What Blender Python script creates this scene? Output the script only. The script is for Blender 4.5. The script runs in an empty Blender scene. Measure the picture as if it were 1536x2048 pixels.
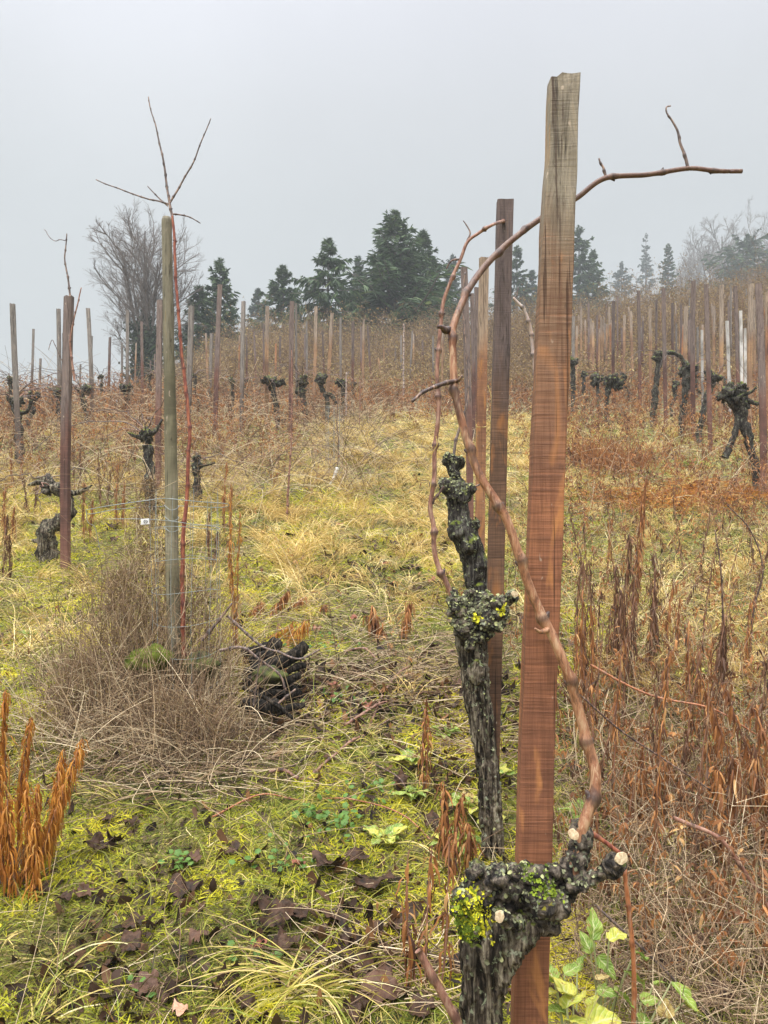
import bpy, math
import numpy as np
from mathutils import Vector

S = bpy.context.scene
COL = S.collection
F = 1547.0            # focal length of the photograph in its own pixels (1536 x 2048)
CZ = 1.5              # eye height
# ------------------------------------------------------------------ camera
cam_d = bpy.data.cameras.new('camera')
cam_d.sensor_fit = 'VERTICAL'; cam_d.sensor_height = 36.0; cam_d.lens = F / 2048 * 36
cam_d.clip_start = 0.05; cam_d.clip_end = 1500
cam = bpy.data.objects.new('camera', cam_d); COL.objects.link(cam)
cam.location = (0, 0, CZ); cam.rotation_euler = (math.radians(90), 0, 0)
S.camera = cam
# ------------------------------------------------------------------ world: overcast
W = bpy.data.worlds.new('World'); S.world = W; W.use_nodes = True
nt = W.node_tree; nt.nodes.clear()
out = nt.nodes.new('ShaderNodeOutputWorld')
SUN_EL, SUN_AZ = math.radians(52), math.radians(200)     # sun high behind the camera, hidden by cloud
sky = nt.nodes.new('ShaderNodeTexSky'); sky.sky_type = 'NISHITA'; sky.sun_disc = False
sky.sun_elevation = SUN_EL; sky.sun_rotation = SUN_AZ; sky.air_density = 1.0; sky.dust_density = 4.0
b1 = nt.nodes.new('ShaderNodeBackground'); b1.inputs['Strength'].default_value = 0.05
hs = nt.nodes.new('ShaderNodeHueSaturation'); hs.inputs['Saturation'].default_value = 0.25
nt.links.new(sky.outputs[0], hs.inputs['Color']); nt.links.new(hs.outputs[0], b1.inputs['Color'])
tc = nt.nodes.new('ShaderNodeTexCoord'); sep = nt.nodes.new('ShaderNodeSeparateXYZ')
nt.links.new(tc.outputs['Generated'], sep.inputs[0])
ramp = nt.nodes.new('ShaderNodeValToRGB'); el = ramp.color_ramp.elements
el[0].position = 0.0; el[0].color = (0.235, 0.258, 0.262, 1)
el[1].position = 1.0; el[1].color = (1.0, 1.0, 1.0, 1)
for p, c in ((0.22, (0.250, 0.272, 0.277)), (0.36, (0.300, 0.318, 0.327)), (0.46, (0.378, 0.388, 0.408)), (0.56, (0.47, 0.475, 0.52))):
    e = el.new(p); e.color = (*c, 1)
nt.links.new(sep.outputs['Z'], ramp.inputs['Fac'])
nz = nt.nodes.new('ShaderNodeTexNoise'); nz.inputs['Scale'].default_value = 2.2; nz.inputs['Detail'].default_value = 4
mp = nt.nodes.new('ShaderNodeMapRange'); mp.inputs['From Min'].default_value = .3; mp.inputs['From Max'].default_value = .7
mp.inputs['To Min'].default_value = .90; mp.inputs['To Max'].default_value = 1.08
nt.links.new(tc.outputs['Generated'], nz.inputs['Vector']); nt.links.new(nz.outputs[0], mp.inputs['Value'])
b2 = nt.nodes.new('ShaderNodeBackground')
nt.links.new(ramp.outputs[0], b2.inputs['Color'])
zen = nt.nodes.new('ShaderNodeMath'); zen.operation = 'MULTIPLY_ADD'      # overcast cloud is brightest overhead
mz = nt.nodes.new('ShaderNodeMapRange'); mz.inputs['From Min'].default_value = .6; mz.inputs['From Max'].default_value = 1
mz.inputs['To Min'].default_value = 1; mz.inputs['To Max'].default_value = 5.0
nt.links.new(sep.outputs['Z'], mz.inputs['Value'])
mm = nt.nodes.new('ShaderNodeMath'); mm.operation = 'MULTIPLY'
nt.links.new(mz.outputs[0], mm.inputs[0]); nt.links.new(mp.outputs[0], mm.inputs[1])
mx = nt.nodes.new('ShaderNodeMapRange'); mx.inputs['From Min'].default_value = .15; mx.inputs['From Max'].default_value = -.5; mx.inputs['To Min'].default_value = 1; mx.inputs['To Max'].default_value = 1.22
nt.links.new(sep.outputs['X'], mx.inputs['Value']); m4 = nt.nodes.new('ShaderNodeMath'); m4.operation = 'MULTIPLY'; nt.links.new(mm.outputs[0], m4.inputs[0]); nt.links.new(mx.outputs[0], m4.inputs[1]); nt.links.new(m4.outputs[0], b2.inputs['Strength'])
addn = nt.nodes.new('ShaderNodeAddShader')
nt.links.new(b1.outputs[0], addn.inputs[0]); nt.links.new(b2.outputs[0], addn.inputs[1])
nt.links.new(addn.outputs[0], out.inputs['Surface'])
# ------------------------------------------------------------------ sun, diffuse through cloud
sd = bpy.data.lights.new('sun', 'SUN'); sd.energy = 1.5; sd.angle = math.radians(14); sd.color = (1.0, 0.95, 0.88)
so = bpy.data.objects.new('sun', sd); COL.objects.link(so)
dirv = Vector((math.sin(SUN_AZ) * math.cos(SUN_EL), math.cos(SUN_AZ) * math.cos(SUN_EL), math.sin(SUN_EL)))
so.rotation_euler = dirv.to_track_quat('Z', 'Y').to_euler(); so.location = (0, -5, 20)
# ------------------------------------------------------------------ render settings
S.view_settings.view_transform = 'Standard'; S.view_settings.look = 'None'
S.view_settings.exposure = 0.55; S.view_settings.gamma = 1.0
cy = S.cycles
cy.max_bounces = 5; cy.diffuse_bounces = 3; cy.glossy_bounces = 2; cy.transmission_bounces = 2
cy.volume_bounces = 0; cy.transparent_max_bounces = 4; cy.caustics_reflective = False; cy.caustics_refractive = False
cy.use_denoising = True

rng = np.random.default_rng(7)
# ================================================================== numpy helpers
def _hash(ix, iy, iz, seed=0):
    h = (ix * 374761393 + iy * 668265263 + iz * 2147483647 + seed * 1274126177) & 0xFFFFFFFF
    h = ((h ^ (h >> 13)) * 1274126177) & 0xFFFFFFFF
    return ((h ^ (h >> 16)) & 0xFFFFFF) / float(0xFFFFFF)

def vnoise(P, seed=0):
    P = np.asarray(P, dtype=np.float64); i = np.floor(P).astype(np.int64); f = P - i; f = f * f * (3 - 2 * f)
    x, y, z = i[..., 0], i[..., 1], i[..., 2]; r = 0
    for dx in (0, 1):
        for dy in (0, 1):
            for dz in (0, 1):
                w = (f[..., 0] if dx else 1 - f[..., 0]) * (f[..., 1] if dy else 1 - f[..., 1]) * (f[..., 2] if dz else 1 - f[..., 2])
                r = r + w * _hash(x + dx, y + dy, z + dz, seed)
    return r * 2 - 1

def fbm(P, octs=4, seed=0):
    P = np.asarray(P, dtype=np.float64); a, s, r = 1.0, 0.0, 0
    for k in range(octs):
        r = r + a * vnoise(P * (2.03 ** k) + 17.3 * k, seed + k); s += a; a *= .5
    return r / s

def n2(x, y, sc, seed=0, octs=3):
    x = np.asarray(x, float); y = np.asarray(y, float)
    return fbm(np.stack([x / sc, y / sc, np.zeros_like(x) + .37], -1), octs, seed)

def sstep(a, b, x):
    t = np.clip((x - a) / (b - a), 0, 1); return t * t * (3 - 2 * t)

GY = [-60, -3, 0, 1.4, 2.0, 2.5, 3.4, 4.5, 5.8, 7.5, 9, 11, 12.7, 16, 20, 25, 30, 40, 55, 80, 120, 260, 700]
GZ = [-9, -1.75, -1.36, -1.18, -1.12, -1.06, -.84, -.65, -.46, 0, .4, .98, 1.33, 2.05, 2.85, 3.80, 4.85, 7.0, 9.2, 12.8, 18.5, 36, 36]
_gyf = np.linspace(-60, 700, 15200); _gzf = np.interp(_gyf, GY, GZ)
_k = np.exp(-np.linspace(-2, 2, 31) ** 2); _k /= _k.sum()
_gzf[40:-40] = np.convolve(_gzf, _k, 'same')[40:-40]

def ground(x, y):
    """height of the ground under (x, y)"""
    x = np.asarray(x, float); y = np.asarray(y, float)
    z = np.interp(y, _gyf, _gzf) + CZ
    z = z + .13 * np.clip(x, 0, 40) * sstep(13, 30, y)
    z = z - .16 * np.clip(-x - 5, 0, 60) * sstep(18, 32, y)
    z = z + .09 * n2(x, y, 2.3, 3, 2) * sstep(2.0, 6, y)
    near = 1 - sstep(10, 22, y)
    z = z + (.035 * n2(x, y, .45, 5, 2) + .014 * n2(x, y, .11, 6, 2)) * near
    return z

def gz(x, y): return float(ground(np.array([x]), np.array([y]))[0])
def px(x, y, D): return np.array([(x - 768) / F * D, D, CZ + (1024 - y) / F * D])
def pxs(pts, D): return np.array([px(p[0], p[1], p[2] if len(p) > 2 else D) for p in pts])
def on_ground(x, y):
    """world point where the sight line through photo pixel (x, y) meets the ground"""
    Ds = np.concatenate([np.linspace(1.2, 14, 1200), np.linspace(14, 60, 1200)])
    zz = CZ + (1024 - y) / F * Ds; g = ground((x - 768) / F * Ds, Ds)
    k = np.nonzero(zz <= g)[0]; D = Ds[k[0]] if len(k) else 60
    X = (x - 768) / F * D; return np.array([X, D, gz(X, D)])

def smooth_path(P, n):
    """Catmull-Rom through P, n points evenly spaced along it; extra columns ride along"""
    P = np.asarray(P, float); Q = np.vstack([2 * P[0] - P[1], P, 2 * P[-1] - P[-2]]); o = []
    for i in range(1, len(Q) - 2):
        t = np.linspace(0, 1, 24, endpoint=False)[:, None]
        a, b, c, d = Q[i - 1], Q[i], Q[i + 1], Q[i + 2]
        o.append(.5 * (2 * b + (c - a) * t + (2 * a - 5 * b + 4 * c - d) * t ** 2 + (3 * b - a - 3 * c + d) * t ** 3))
    o = np.vstack(o + [P[-1:]]); s = np.r_[0, np.cumsum(np.linalg.norm(np.diff(o[:, :3], axis=0), axis=1))]
    u = np.linspace(0, s[-1], n); return np.stack([np.interp(u, s, o[:, k]) for k in range(o.shape[1])], 1)

def frames(P):
    T = np.gradient(P, axis=1); T /= np.linalg.norm(T, axis=2, keepdims=True) + 1e-12
    m = T.mean(1); ref = np.where(np.abs(m[:, 2:3]) > .75 * np.linalg.norm(m, axis=1, keepdims=True), [[1., 0, 0]], [[0, 0, 1.]])
    A = np.cross(T, ref[:, None, :]); A /= np.linalg.norm(A, axis=2, keepdims=True) + 1e-9
    return T, A, np.cross(T, A)

class MB:
    """collects geometry as numpy arrays; build() links it as one mesh object"""
    def __init__(s): s.V, s.Q, s.T, s.R, s.A, s.n = [], [], [], [], [], 0
    def add(s, V, Q=None, T=None, rnd=0.5, along=0.5):
        V = np.asarray(V, float).reshape(-1, 3); s.V.append(V)
        if Q is not None and len(Q): s.Q.append(np.asarray(Q).reshape(-1, 4) + s.n)
        if T is not None and len(T): s.T.append(np.asarray(T).reshape(-1, 3) + s.n)
        s.R.append(np.broadcast_to(rnd, (len(V),)).astype(np.float32)); s.A.append(np.broadcast_to(along, (len(V),)).astype(np.float32))
        s.n += len(V); return s
    def tubes(s, P, R, sides=3, rnd=None, cap=False, node=None):
        P = np.asarray(P, float); N, K, _ = P.shape; R = np.broadcast_to(R, (N, K))
        _, A, B = frames(P); a = np.arange(sides) * 2 * math.pi / sides
        V = P[:, :, None, :] + R[:, :, None, None] * (np.cos(a)[None, None, :, None] * A[:, :, None, :] + np.sin(a)[None, None, :, None] * B[:, :, None, :])
        i = np.arange(N)[:, None, None] * K * sides + np.arange(K - 1)[None, :, None] * sides; j = np.arange(sides)[None, None, :]; j2 = (j + 1) % sides
        Q = np.stack([i + j, i + j2, i + sides + j2, i + sides + j], -1).reshape(-1, 4)
        T = []
        if cap:
            for b in range(N):
                for e in (0, (K - 1) * sides):
                    for q in range(1, sides - 1): T.append([b * K * sides + e, b * K * sides + e + q, b * K * sides + e + q + 1])
        if rnd is None: rnd = rng.random(N)
        rn = np.broadcast_to(np.asarray(rnd)[..., None, None] if np.ndim(rnd) == 1 else rnd, (N, K, sides)).reshape(-1)
        al = np.broadcast_to((np.linspace(0, 1, K)[None, :] if node is None else node)[..., None], (N, K, sides)).reshape(-1)
        return s.add(V, Q, T, rn, al)
    def ribbons(s, P, Wd, side=None, rnd=None):
        P = np.asarray(P, float); N, K, _ = P.shape; Wd = np.broadcast_to(Wd, (N, K))
        if side is None:
            r = rng.normal(size=(N, 3)); T = P[:, -1] - P[:, 0]; side = np.cross(T, r)
        side = side / (np.linalg.norm(side, axis=-1, keepdims=True) + 1e-9)
        if side.ndim == 2: side = side[:, None, :]
        V = np.stack([P - side * Wd[..., None] / 2, P + side * Wd[..., None] / 2], 2)
        i = np.arange(N)[:, None] * K * 2 + np.arange(K - 1)[None, :] * 2
        Q = np.stack([i, i + 1, i + 3, i + 2], -1).reshape(-1, 4)
        if rnd is None: rnd = rng.random(N)
        rn = np.broadcast_to(np.asarray(rnd)[:, None, None], (N, K, 2)).reshape(-1)
        al = np.broadcast_to(np.linspace(0, 1, K)[None, :, None], (N, K, 2)).reshape(-1)
        return s.add(V, Q, None, rn, al)
    def mesh(s, name, mat, origin=(0, 0, 0), smooth=True):
        V = np.vstack(s.V) - np.asarray(origin, float); Q = np.vstack(s.Q) if s.Q else np.zeros((0, 4), int); T = np.vstack(s.T) if s.T else np.zeros((0, 3), int)
        me = bpy.data.meshes.new(name); me.vertices.add(len(V)); me.vertices.foreach_set('co', V.astype(np.float32).ravel())
        me.loops.add(len(Q) * 4 + len(T) * 3); me.loops.foreach_set('vertex_index', np.r_[Q.ravel(), T.ravel()].astype(np.int32))
        me.polygons.add(len(Q) + len(T))
        me.polygons.foreach_set('loop_start', np.r_[np.arange(len(Q)) * 4, len(Q) * 4 + np.arange(len(T)) * 3].astype(np.int32))
        me.polygons.foreach_set('use_smooth', np.full(len(Q) + len(T), smooth))
        for nm, arr in (('rnd', s.R), ('along', s.A)):
            at = me.attributes.new(nm, 'FLOAT', 'POINT'); at.data.foreach_set('value', np.concatenate(arr))
        me.update(calc_edges=True); me.validate(); me.materials.append(mat); return me
    def build(s, name, mat, parent=None, origin=None, smooth=True):
        o0 = np.zeros(3) if origin is None else np.asarray(origin, float)
        if parent is not None: o0 = root_of(parent)
        me = s.mesh(name, mat, o0, smooth); ob = bpy.data.objects.new(name, me); COL.objects.link(ob)
        if parent is not None: ob.parent = parent
        else: ob.location = o0
        return ob

def root_of(o):
    p = np.zeros(3)
    while o is not None: p = p + np.array(o.location); o = o.parent
    return p

def empty(name, loc):
    o = bpy.data.objects.new(name, None); COL.objects.link(o); o.location = tuple(map(float, loc)); o.empty_display_size = .1; return o
def tag(o, label, cat, group=None, kind=None):
    o['label'] = label; o['category'] = cat
    if group: o['group'] = group
    if kind: o['kind'] = kind
    return o
def copy_tree(o, parent=None):
    c = o.copy(); COL.objects.link(c); c.parent = parent
    for ch in list(o.children): copy_tree(ch, c)
    return c

# ================================================================== materials
def new_mat(name):
    m = bpy.data.materials.new(name); m.use_nodes = True; nt = m.node_tree
    b = nt.nodes['Principled BSDF']; return m, nt, b
def nd(nt, t, **kw):
    n = nt.nodes.new(t)
    for k, v in kw.items(): setattr(n, k, v)
    return n
def set_ramp(r, stops):
    el = r.color_ramp.elements
    while len(el) > 1: el.remove(el[-1])
    el[0].position = stops[0][0]; el[0].color = (*stops[0][1], 1)
    for p, c in stops[1:]:
        e = el.new(p); e.color = (*c, 1)
def noise(nt, vec, scale, detail=4, rough=.6, dist=0):
    n = nd(nt, 'ShaderNodeTexNoise'); n.inputs['Scale'].default_value = scale; n.inputs['Detail'].default_value = detail
    n.inputs['Roughness'].default_value = rough; n.inputs['Distortion'].default_value = dist
    if vec is not None: nt.links.new(vec, n.inputs['Vector'])
    return n.outputs[0]
def mapping(nt, scale, src='Object'):
    t = nd(nt, 'ShaderNodeTexCoord'); m = nd(nt, 'ShaderNodeMapping'); m.inputs['Scale'].default_value = scale
    nt.links.new(t.outputs[src], m.inputs[0]); return m.outputs[0]
def mix(nt, f, a, b, mode='MIX'):
    n = nd(nt, 'ShaderNodeMix', data_type='RGBA', blend_type=mode)
    for s, v in ((n.inputs[0], f), (n.inputs[6], a), (n.inputs[7], b)):
        if hasattr(v, 'is_linked'): nt.links.new(v, s)
        elif isinstance(v, (int, float)): s.default_value = v
        else: s.default_value = (*v, 1)
    return n.outputs[2]
def rampn(nt, f, stops):
    r = nd(nt, 'ShaderNodeValToRGB'); set_ramp(r, stops); nt.links.new(f, r.inputs[0]); return r.outputs[0]
def rng_map(nt, v, a, b, c=0., d=1.):
    m = nd(nt, 'ShaderNodeMapRange'); nt.links.new(v, m.inputs['Value'])
    for k, x in zip(('From Min', 'From Max', 'To Min', 'To Max'), (a, b, c, d)): m.inputs[k].default_value = x
    return m.outputs[0]
def bump(nt, b, h, strength=.5, dist=.01):
    n = nd(nt, 'ShaderNodeBump'); n.inputs['Strength'].default_value = strength; n.inputs['Distance'].default_value = dist
    nt.links.new(h, n.inputs['Height']); nt.links.new(n.outputs[0], b.inputs['Normal'])
def attr(nt, name): a = nd(nt, 'ShaderNodeAttribute'); a.attribute_name = name; return a.outputs['Fac']

def blade_mat(name, stops, rough=.55, trans=0.25, spec=.3):
    """many-coloured thin plant matter: each blade's own random value picks its colour"""
    m, nt, b = new_mat(name); c = rampn(nt, attr(nt, 'rnd'), stops)
    v = noise(nt, mapping(nt, (1, 1, 1)), 9, 2); c = mix(nt, rng_map(nt, v, .3, .7, .0, .35), c, (.5, .5, .5), 'OVERLAY')
    nt.links.new(c, b.inputs['Base Color']); b.inputs['Roughness'].default_value = rough; b.inputs['Specular IOR Level'].default_value = spec
    if trans:
        t = nd(nt, 'ShaderNodeBsdfTranslucent'); ms = nd(nt, 'ShaderNodeMixShader'); ms.inputs[0].default_value = trans
        nt.links.new(c, t.inputs[0]); nt.links.new(b.outputs[0], ms.inputs[1]); nt.links.new(t.outputs[0], ms.inputs[2])
        nt.links.new(ms.outputs[0], nt.nodes['Material Output'].inputs['Surface'])
    return m

def wood_mat(name, base, dark, light, patch=None, saw=1.0, grey=None, top=99., greyw=.5, sawscale=420., side=None, mid=None):
    """rough sawn stake wood: saw lines across, grain along, knots, grey weathered top"""
    m, nt, b = new_mat(name); L = nt.links
    info = nd(nt, 'ShaderNodeObjectInfo')
    tcn = nd(nt, 'ShaderNodeTexCoord'); off = nd(nt, 'ShaderNodeVectorMath', operation='ADD')
    sc = nd(nt, 'ShaderNodeVectorMath', operation='SCALE'); sc.inputs['Scale'].default_value = 37
    cmb = nd(nt, 'ShaderNodeCombineXYZ'); [L.new(info.outputs['Random'], cmb.inputs[k]) for k in range(3)]
    L.new(cmb.outputs[0], sc.inputs[0]); L.new(tcn.outputs['Object'], off.inputs[0]); L.new(sc.outputs[0], off.inputs[1])
    def mapd(s, vec=off.outputs[0]):
        q = nd(nt, 'ShaderNodeMapping'); q.inputs['Scale'].default_value = s; L.new(vec, q.inputs[0]); return q.outputs[0]
    big = noise(nt, mapd((3, 3, 2.4)), 1, 4, .6, .6)
    grain = noise(nt, mapd((160, 160, 5)), 1, 4, .65, .8)
    sawn = noise(nt, mapd((7, 7, sawscale)), 1, 2, .7)
    saw2 = noise(nt, mapd((4, 4, sawscale * .22)), 1, 2, .6)
    c = rampn(nt, big, [(.38, dark), (.5, base), (.62, light)])
    if mid:
        spm = nd(nt, 'ShaderNodeSeparateXYZ'); L.new(tcn.outputs['Object'], spm.inputs[0]); c = mix(nt, rng_map(nt, spm.outputs['Z'], mid[1], mid[2], 0, .8), c, mid[0])
    c = mix(nt, rng_map(nt, grain, .46, .62, 0, .5), c, tuple(x * .45 for x in base))
    c = mix(nt, rng_map(nt, sawn, .47, .66, 0, .6 * saw), c, tuple(x * .30 for x in base)); c = mix(nt, rng_map(nt, sawn, .44, .30, 0, .35 * saw), c, tuple(min(1, x * 1.7) for x in base))
    c = mix(nt, rng_map(nt, saw2, .57, .70, 0, .4 * saw), c, tuple(x * .5 for x in dark))
    if patch:
        pn = noise(nt, mapd((9, 9, 3.2)), 1, 3, .6, 1.2)
        pf = rng_map(nt, pn, .57, .66, 0, .7)
        c = mix(nt, pf, c, patch)
    if grey:
        sp = nd(nt, 'ShaderNodeSeparateXYZ'); L.new(tcn.outputs['Object'], sp.inputs[0])
        gn = noise(nt, mapd((14, 14, 2.5)), 1, 4, .65, .6)
        ad = nd(nt, 'ShaderNodeMath', operation='MULTIPLY_ADD'); L.new(gn, ad.inputs[0]); ad.inputs[1].default_value = 1.1 * greyw; L.new(sp.outputs['Z'], ad.inputs[2])
        gf = rng_map(nt, ad.outputs[0], top + .30 * greyw, top + .8 * greyw, 0, .92)
        gcol = rampn(nt, noise(nt, mapd((70, 70, 6)), 1, 5, .75, 1.0), [(.33, tuple(x * .28 for x in grey)), (.46, grey), (.6, tuple(min(1, x * 1.55) for x in grey)), (.7, (grey[0] * 1.3, grey[1] * 1.05, grey[2] * .7))])
        c = mix(nt, gf, c, gcol)
    if mid:
        ck = noise(nt, mapd((52, 52, 3.2)), 1, 4, .6, .5); ckf = nd(nt, 'ShaderNodeMath', operation='MULTIPLY'); L.new(gf, ckf.inputs[0]); L.new(rng_map(nt, ck, .60, .655, 0, .95), ckf.inputs[1]); c = mix(nt, ckf.outputs[0], c, (.035, .026, .02))
        sx = nd(nt, 'ShaderNodeSeparateXYZ'); L.new(tcn.outputs['Object'], sx.inputs[0]); ck2 = noise(nt, mapd((30, 30, 6)), 1, 3, .6, .8); ff = nd(nt, 'ShaderNodeMath', operation='MULTIPLY'); L.new(rng_map(nt, sx.outputs['X'], .040, .034), ff.inputs[0]); L.new(rng_map(nt, ck2, .44, .47), ff.inputs[1]); f3 = nd(nt, 'ShaderNodeMath', operation='MULTIPLY'); L.new(ff.outputs[0], f3.inputs[0]); L.new(rng_map(nt, sx.outputs['Z'], 1.80, 1.86), f3.inputs[1]); c = mix(nt, f3.outputs[0], c, (.44, .25, .10))
    cr = noise(nt, mapd((75, 75, 1.5)), 1, 3, .55, .3); c = mix(nt, rng_map(nt, cr, .635, .665, 0, .75), c, tuple(x * .2 for x in dark))
    # little pale drops and dark flecks of rot
    fl = noise(nt, mapd((60, 60, 26)), 1, 2, .5); c = mix(nt, rng_map(nt, fl, .70, .74, 0, .8), c, (.45, .36, .28))
    fd = noise(nt, mapd((38, 38, 9)), 1, 3, .6, .5); c = mix(nt, rng_map(nt, fd, .66, .74, 0, .7), c, (.03, .022, .016))
    vv = nd(nt, 'ShaderNodeHueSaturation'); L.new(c, vv.inputs['Color'])
    L.new(rng_map(nt, info.outputs['Random'], 0, 1, .75, 1.2), vv.inputs['Value'])
    L.new(vv.outputs[0], b.inputs['Base Color']); b.inputs['Roughness'].default_value = .72; b.inputs['Specular IOR Level'].default_value = .28
    h = nd(nt, 'ShaderNodeMath', operation='MULTIPLY_ADD'); L.new(sawn, h.inputs[0]); h.inputs[1].default_value = .8 * saw; L.new(grain, h.inputs[2])
    bump(nt, b, h.outputs[0], .55, .0035); return m

def bark_mat(name, cols, lichen=0.0, moss=0.0, stretch=(90, 90, 9), yellow=0.0):
    m, nt, b = new_mat(name); L = nt.links
    g = noise(nt, mapping(nt, stretch), 1, 6, .7, .7); blot = noise(nt, mapping(nt, (16, 16, 10)), 1, 4, .6, .5)
    c = rampn(nt, g, [(.40, cols[0]), (.47, cols[1]), (.54, cols[2]), (.61, cols[3])])
    c = mix(nt, rng_map(nt, blot, .5, .64, 0, .7), c, cols[0])
    if lichen:
        ln = noise(nt, mapping(nt, (55, 55, 55)), 1, 4, .62, .4); lc = rampn(nt, noise(nt, mapping(nt, (25, 25, 25)), 1, 2), [(.4, (.15, .17, .10)), (.5, (.27, .30, .19)), (.6, (.38, .41, .30))])
        c = mix(nt, rng_map(nt, ln, .62 - .14 * lichen, .66 - .10 * lichen, 0, .85), c, lc)
    geo = nd(nt, 'ShaderNodeNewGeometry'); sp = nd(nt, 'ShaderNodeSeparateXYZ'); L.new(geo.outputs['Normal'], sp.inputs[0])
    if moss:
        mn = noise(nt, mapping(nt, (22, 22, 22)), 1, 4, .6); ad = nd(nt, 'ShaderNodeMath', operation='MULTIPLY_ADD'); L.new(sp.outputs['Z'], ad.inputs[0]); ad.inputs[1].default_value = .3; L.new(mn, ad.inputs[2])
        c = mix(nt, rng_map(nt, ad.outputs[0], .78 - .22 * moss, .92 - .22 * moss, 0, .9), c, rampn(nt, mn, [(.4, (.05, .075, .012)), (.7, (.19, .23, .03))]))
    if yellow:
        yn = noise(nt, mapping(nt, (18, 18, 18)), 1, 4, .7, .6); c = mix(nt, rng_map(nt, yn, .68, .71, 0, .9 * yellow), c, (.55, .52, .03))
    L.new(c, b.inputs['Base Color']); b.inputs['Roughness'].default_value = .7; b.inputs['Specular IOR Level'].default_value = .16
    bump(nt, b, g, .9, .012); return m

def simple_mat(name, col, rough=.5, col2=None, scale=30, spec=.3, trans=0, bmp=0):
    m, nt, b = new_mat(name); v = noise(nt, mapping(nt, (1, 1, 1)), scale, 5, .6)
    c = rampn(nt, v, [(.35, col), (.65, col2 or tuple(x * .6 for x in col))]); nt.links.new(c, b.inputs['Base Color'])
    b.inputs['Roughness'].default_value = rough; b.inputs['Specular IOR Level'].default_value = spec
    if bmp: bump(nt, b, v, bmp, .003)
    if trans:
        t = nd(nt, 'ShaderNodeBsdfTranslucent'); ms = nd(nt, 'ShaderNodeMixShader'); ms.inputs[0].default_value = trans
        nt.links.new(c, t.inputs[0]); nt.links.new(b.outputs[0], ms.inputs[1]); nt.links.new(t.outputs[0], ms.inputs[2])
        nt.links.new(ms.outputs[0], nt.nodes['Material Output'].inputs['Surface'])
    return m

def leaf_mat(name, c1, c2, spot=(.30, .17, .06), rib=(.66, .66, .36)):
    m, nt, b = new_mat(name); L = nt.links; v = noise(nt, mapping(nt, (1, 1, 1)), 26, 5, .65); c = rampn(nt, v, [(.40, c1), (.60, c2)])
    sp = noise(nt, mapping(nt, (1, 1, 1)), 70, 3, .6); c = mix(nt, rng_map(nt, sp, .60, .66, 0, .8), c, spot)
    a = attr(nt, 'rnd'); c = mix(nt, rng_map(nt, a, .0, .13, .75, 0), c, rib); c = mix(nt, rng_map(nt, a, .88, 1.0, 0, .5), c, spot)
    w = nd(nt, 'ShaderNodeMath', operation='MULTIPLY_ADD'); L.new(a, w.inputs[0]); w.inputs[1].default_value = -.35; L.new(attr(nt, 'along'), w.inputs[2])
    sn = nd(nt, 'ShaderNodeMath', operation='SINE'); w2 = nd(nt, 'ShaderNodeMath', operation='MULTIPLY'); w2.inputs[1].default_value = 42; L.new(w.outputs[0], w2.inputs[0]); L.new(w2.outputs[0], sn.inputs[0])
    c = mix(nt, rng_map(nt, sn.outputs[0], .86, 1, 0, .5), c, rib); L.new(c, b.inputs['Base Color']); b.inputs['Roughness'].default_value = .45; b.inputs['Specular IOR Level'].default_value = .35; bump(nt, b, sn.outputs[0], .35, .0015)
    t = nd(nt, 'ShaderNodeBsdfTranslucent'); ms = nd(nt, 'ShaderNodeMixShader'); ms.inputs[0].default_value = .25; L.new(c, t.inputs[0]); L.new(b.outputs[0], ms.inputs[1]); L.new(t.outputs[0], ms.inputs[2]); L.new(ms.outputs[0], nt.nodes['Material Output'].inputs['Surface']); return m

def cane_mat(name, low, high, dark=(.035, .022, .02), spot=(.42, .27, .19), zdark=None):
    """smooth vine cane bark; 'along' is 1 at the nodes"""
    m, nt, b = new_mat(name); L = nt.links
    st = noise(nt, mapping(nt, (120, 120, 26)), 1, 5, .7, .5); bl = noise(nt, mapping(nt, (13, 13, 13)), 1, 3, .6, .3)
    c = rampn(nt, bl, [(.40, low), (.60, high)])
    c = mix(nt, rng_map(nt, st, .50, .60, 0, .75), c, spot); c = mix(nt, rng_map(nt, st, .38, .46, .7, 0), c, tuple(x * .40 for x in low))
    dk = noise(nt, mapping(nt, (30, 30, 12)), 1, 3); c = mix(nt, rng_map(nt, dk, .56, .64, 0, .6), c, dark)
    if zdark:
        sp = nd(nt, 'ShaderNodeSeparateXYZ'); L.new(nd(nt, 'ShaderNodeNewGeometry').outputs['Position'], sp.inputs[0]); c = mix(nt, rng_map(nt, sp.outputs['Z'], zdark[0], zdark[1], 0, .75), c, (.075, .042, .036))
    c = mix(nt, attr(nt, 'along'), c, dark); L.new(c, b.inputs['Base Color'])
    b.inputs['Roughness'].default_value = .42; b.inputs['Specular IOR Level'].default_value = .45; bump(nt, b, st, .7, .003); return m

M = {}
M['stake_near'] = wood_mat('sawn_wood_near', (.27, .112, .058), (.19, .080, .046), (.36, .155, .072), patch=(.46, .20, .07), grey=(.18, .155, .115), top=1.70, greyw=.28, sawscale=210, saw=.85, mid=((.24, .17, .11), 1.2, 1.62))
M['stake_second'] = wood_mat('sawn_wood_second', (.17, .092, .055), (.105, .060, .040), (.24, .13, .07), patch=(.36, .15, .05), grey=(.10, .075, .07), top=1.45, greyw=.5, sawscale=170)
M['red'] = wood_mat('reddish_stake_wood', (.165, .08, .062), (.10, .055, .046), (.22, .11, .08), saw=.5, grey=(.14, .11, .10), top=1.1, greyw=.6, sawscale=120)
M['orange'] = wood_mat('orange_brown_stake_wood', (.30, .145, .075), (.19, .09, .055), (.40, .20, .10), patch=(.42, .19, .06), saw=.6, grey=(.25, .19, .14), top=1.6, greyw=.4, sawscale=200)
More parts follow.
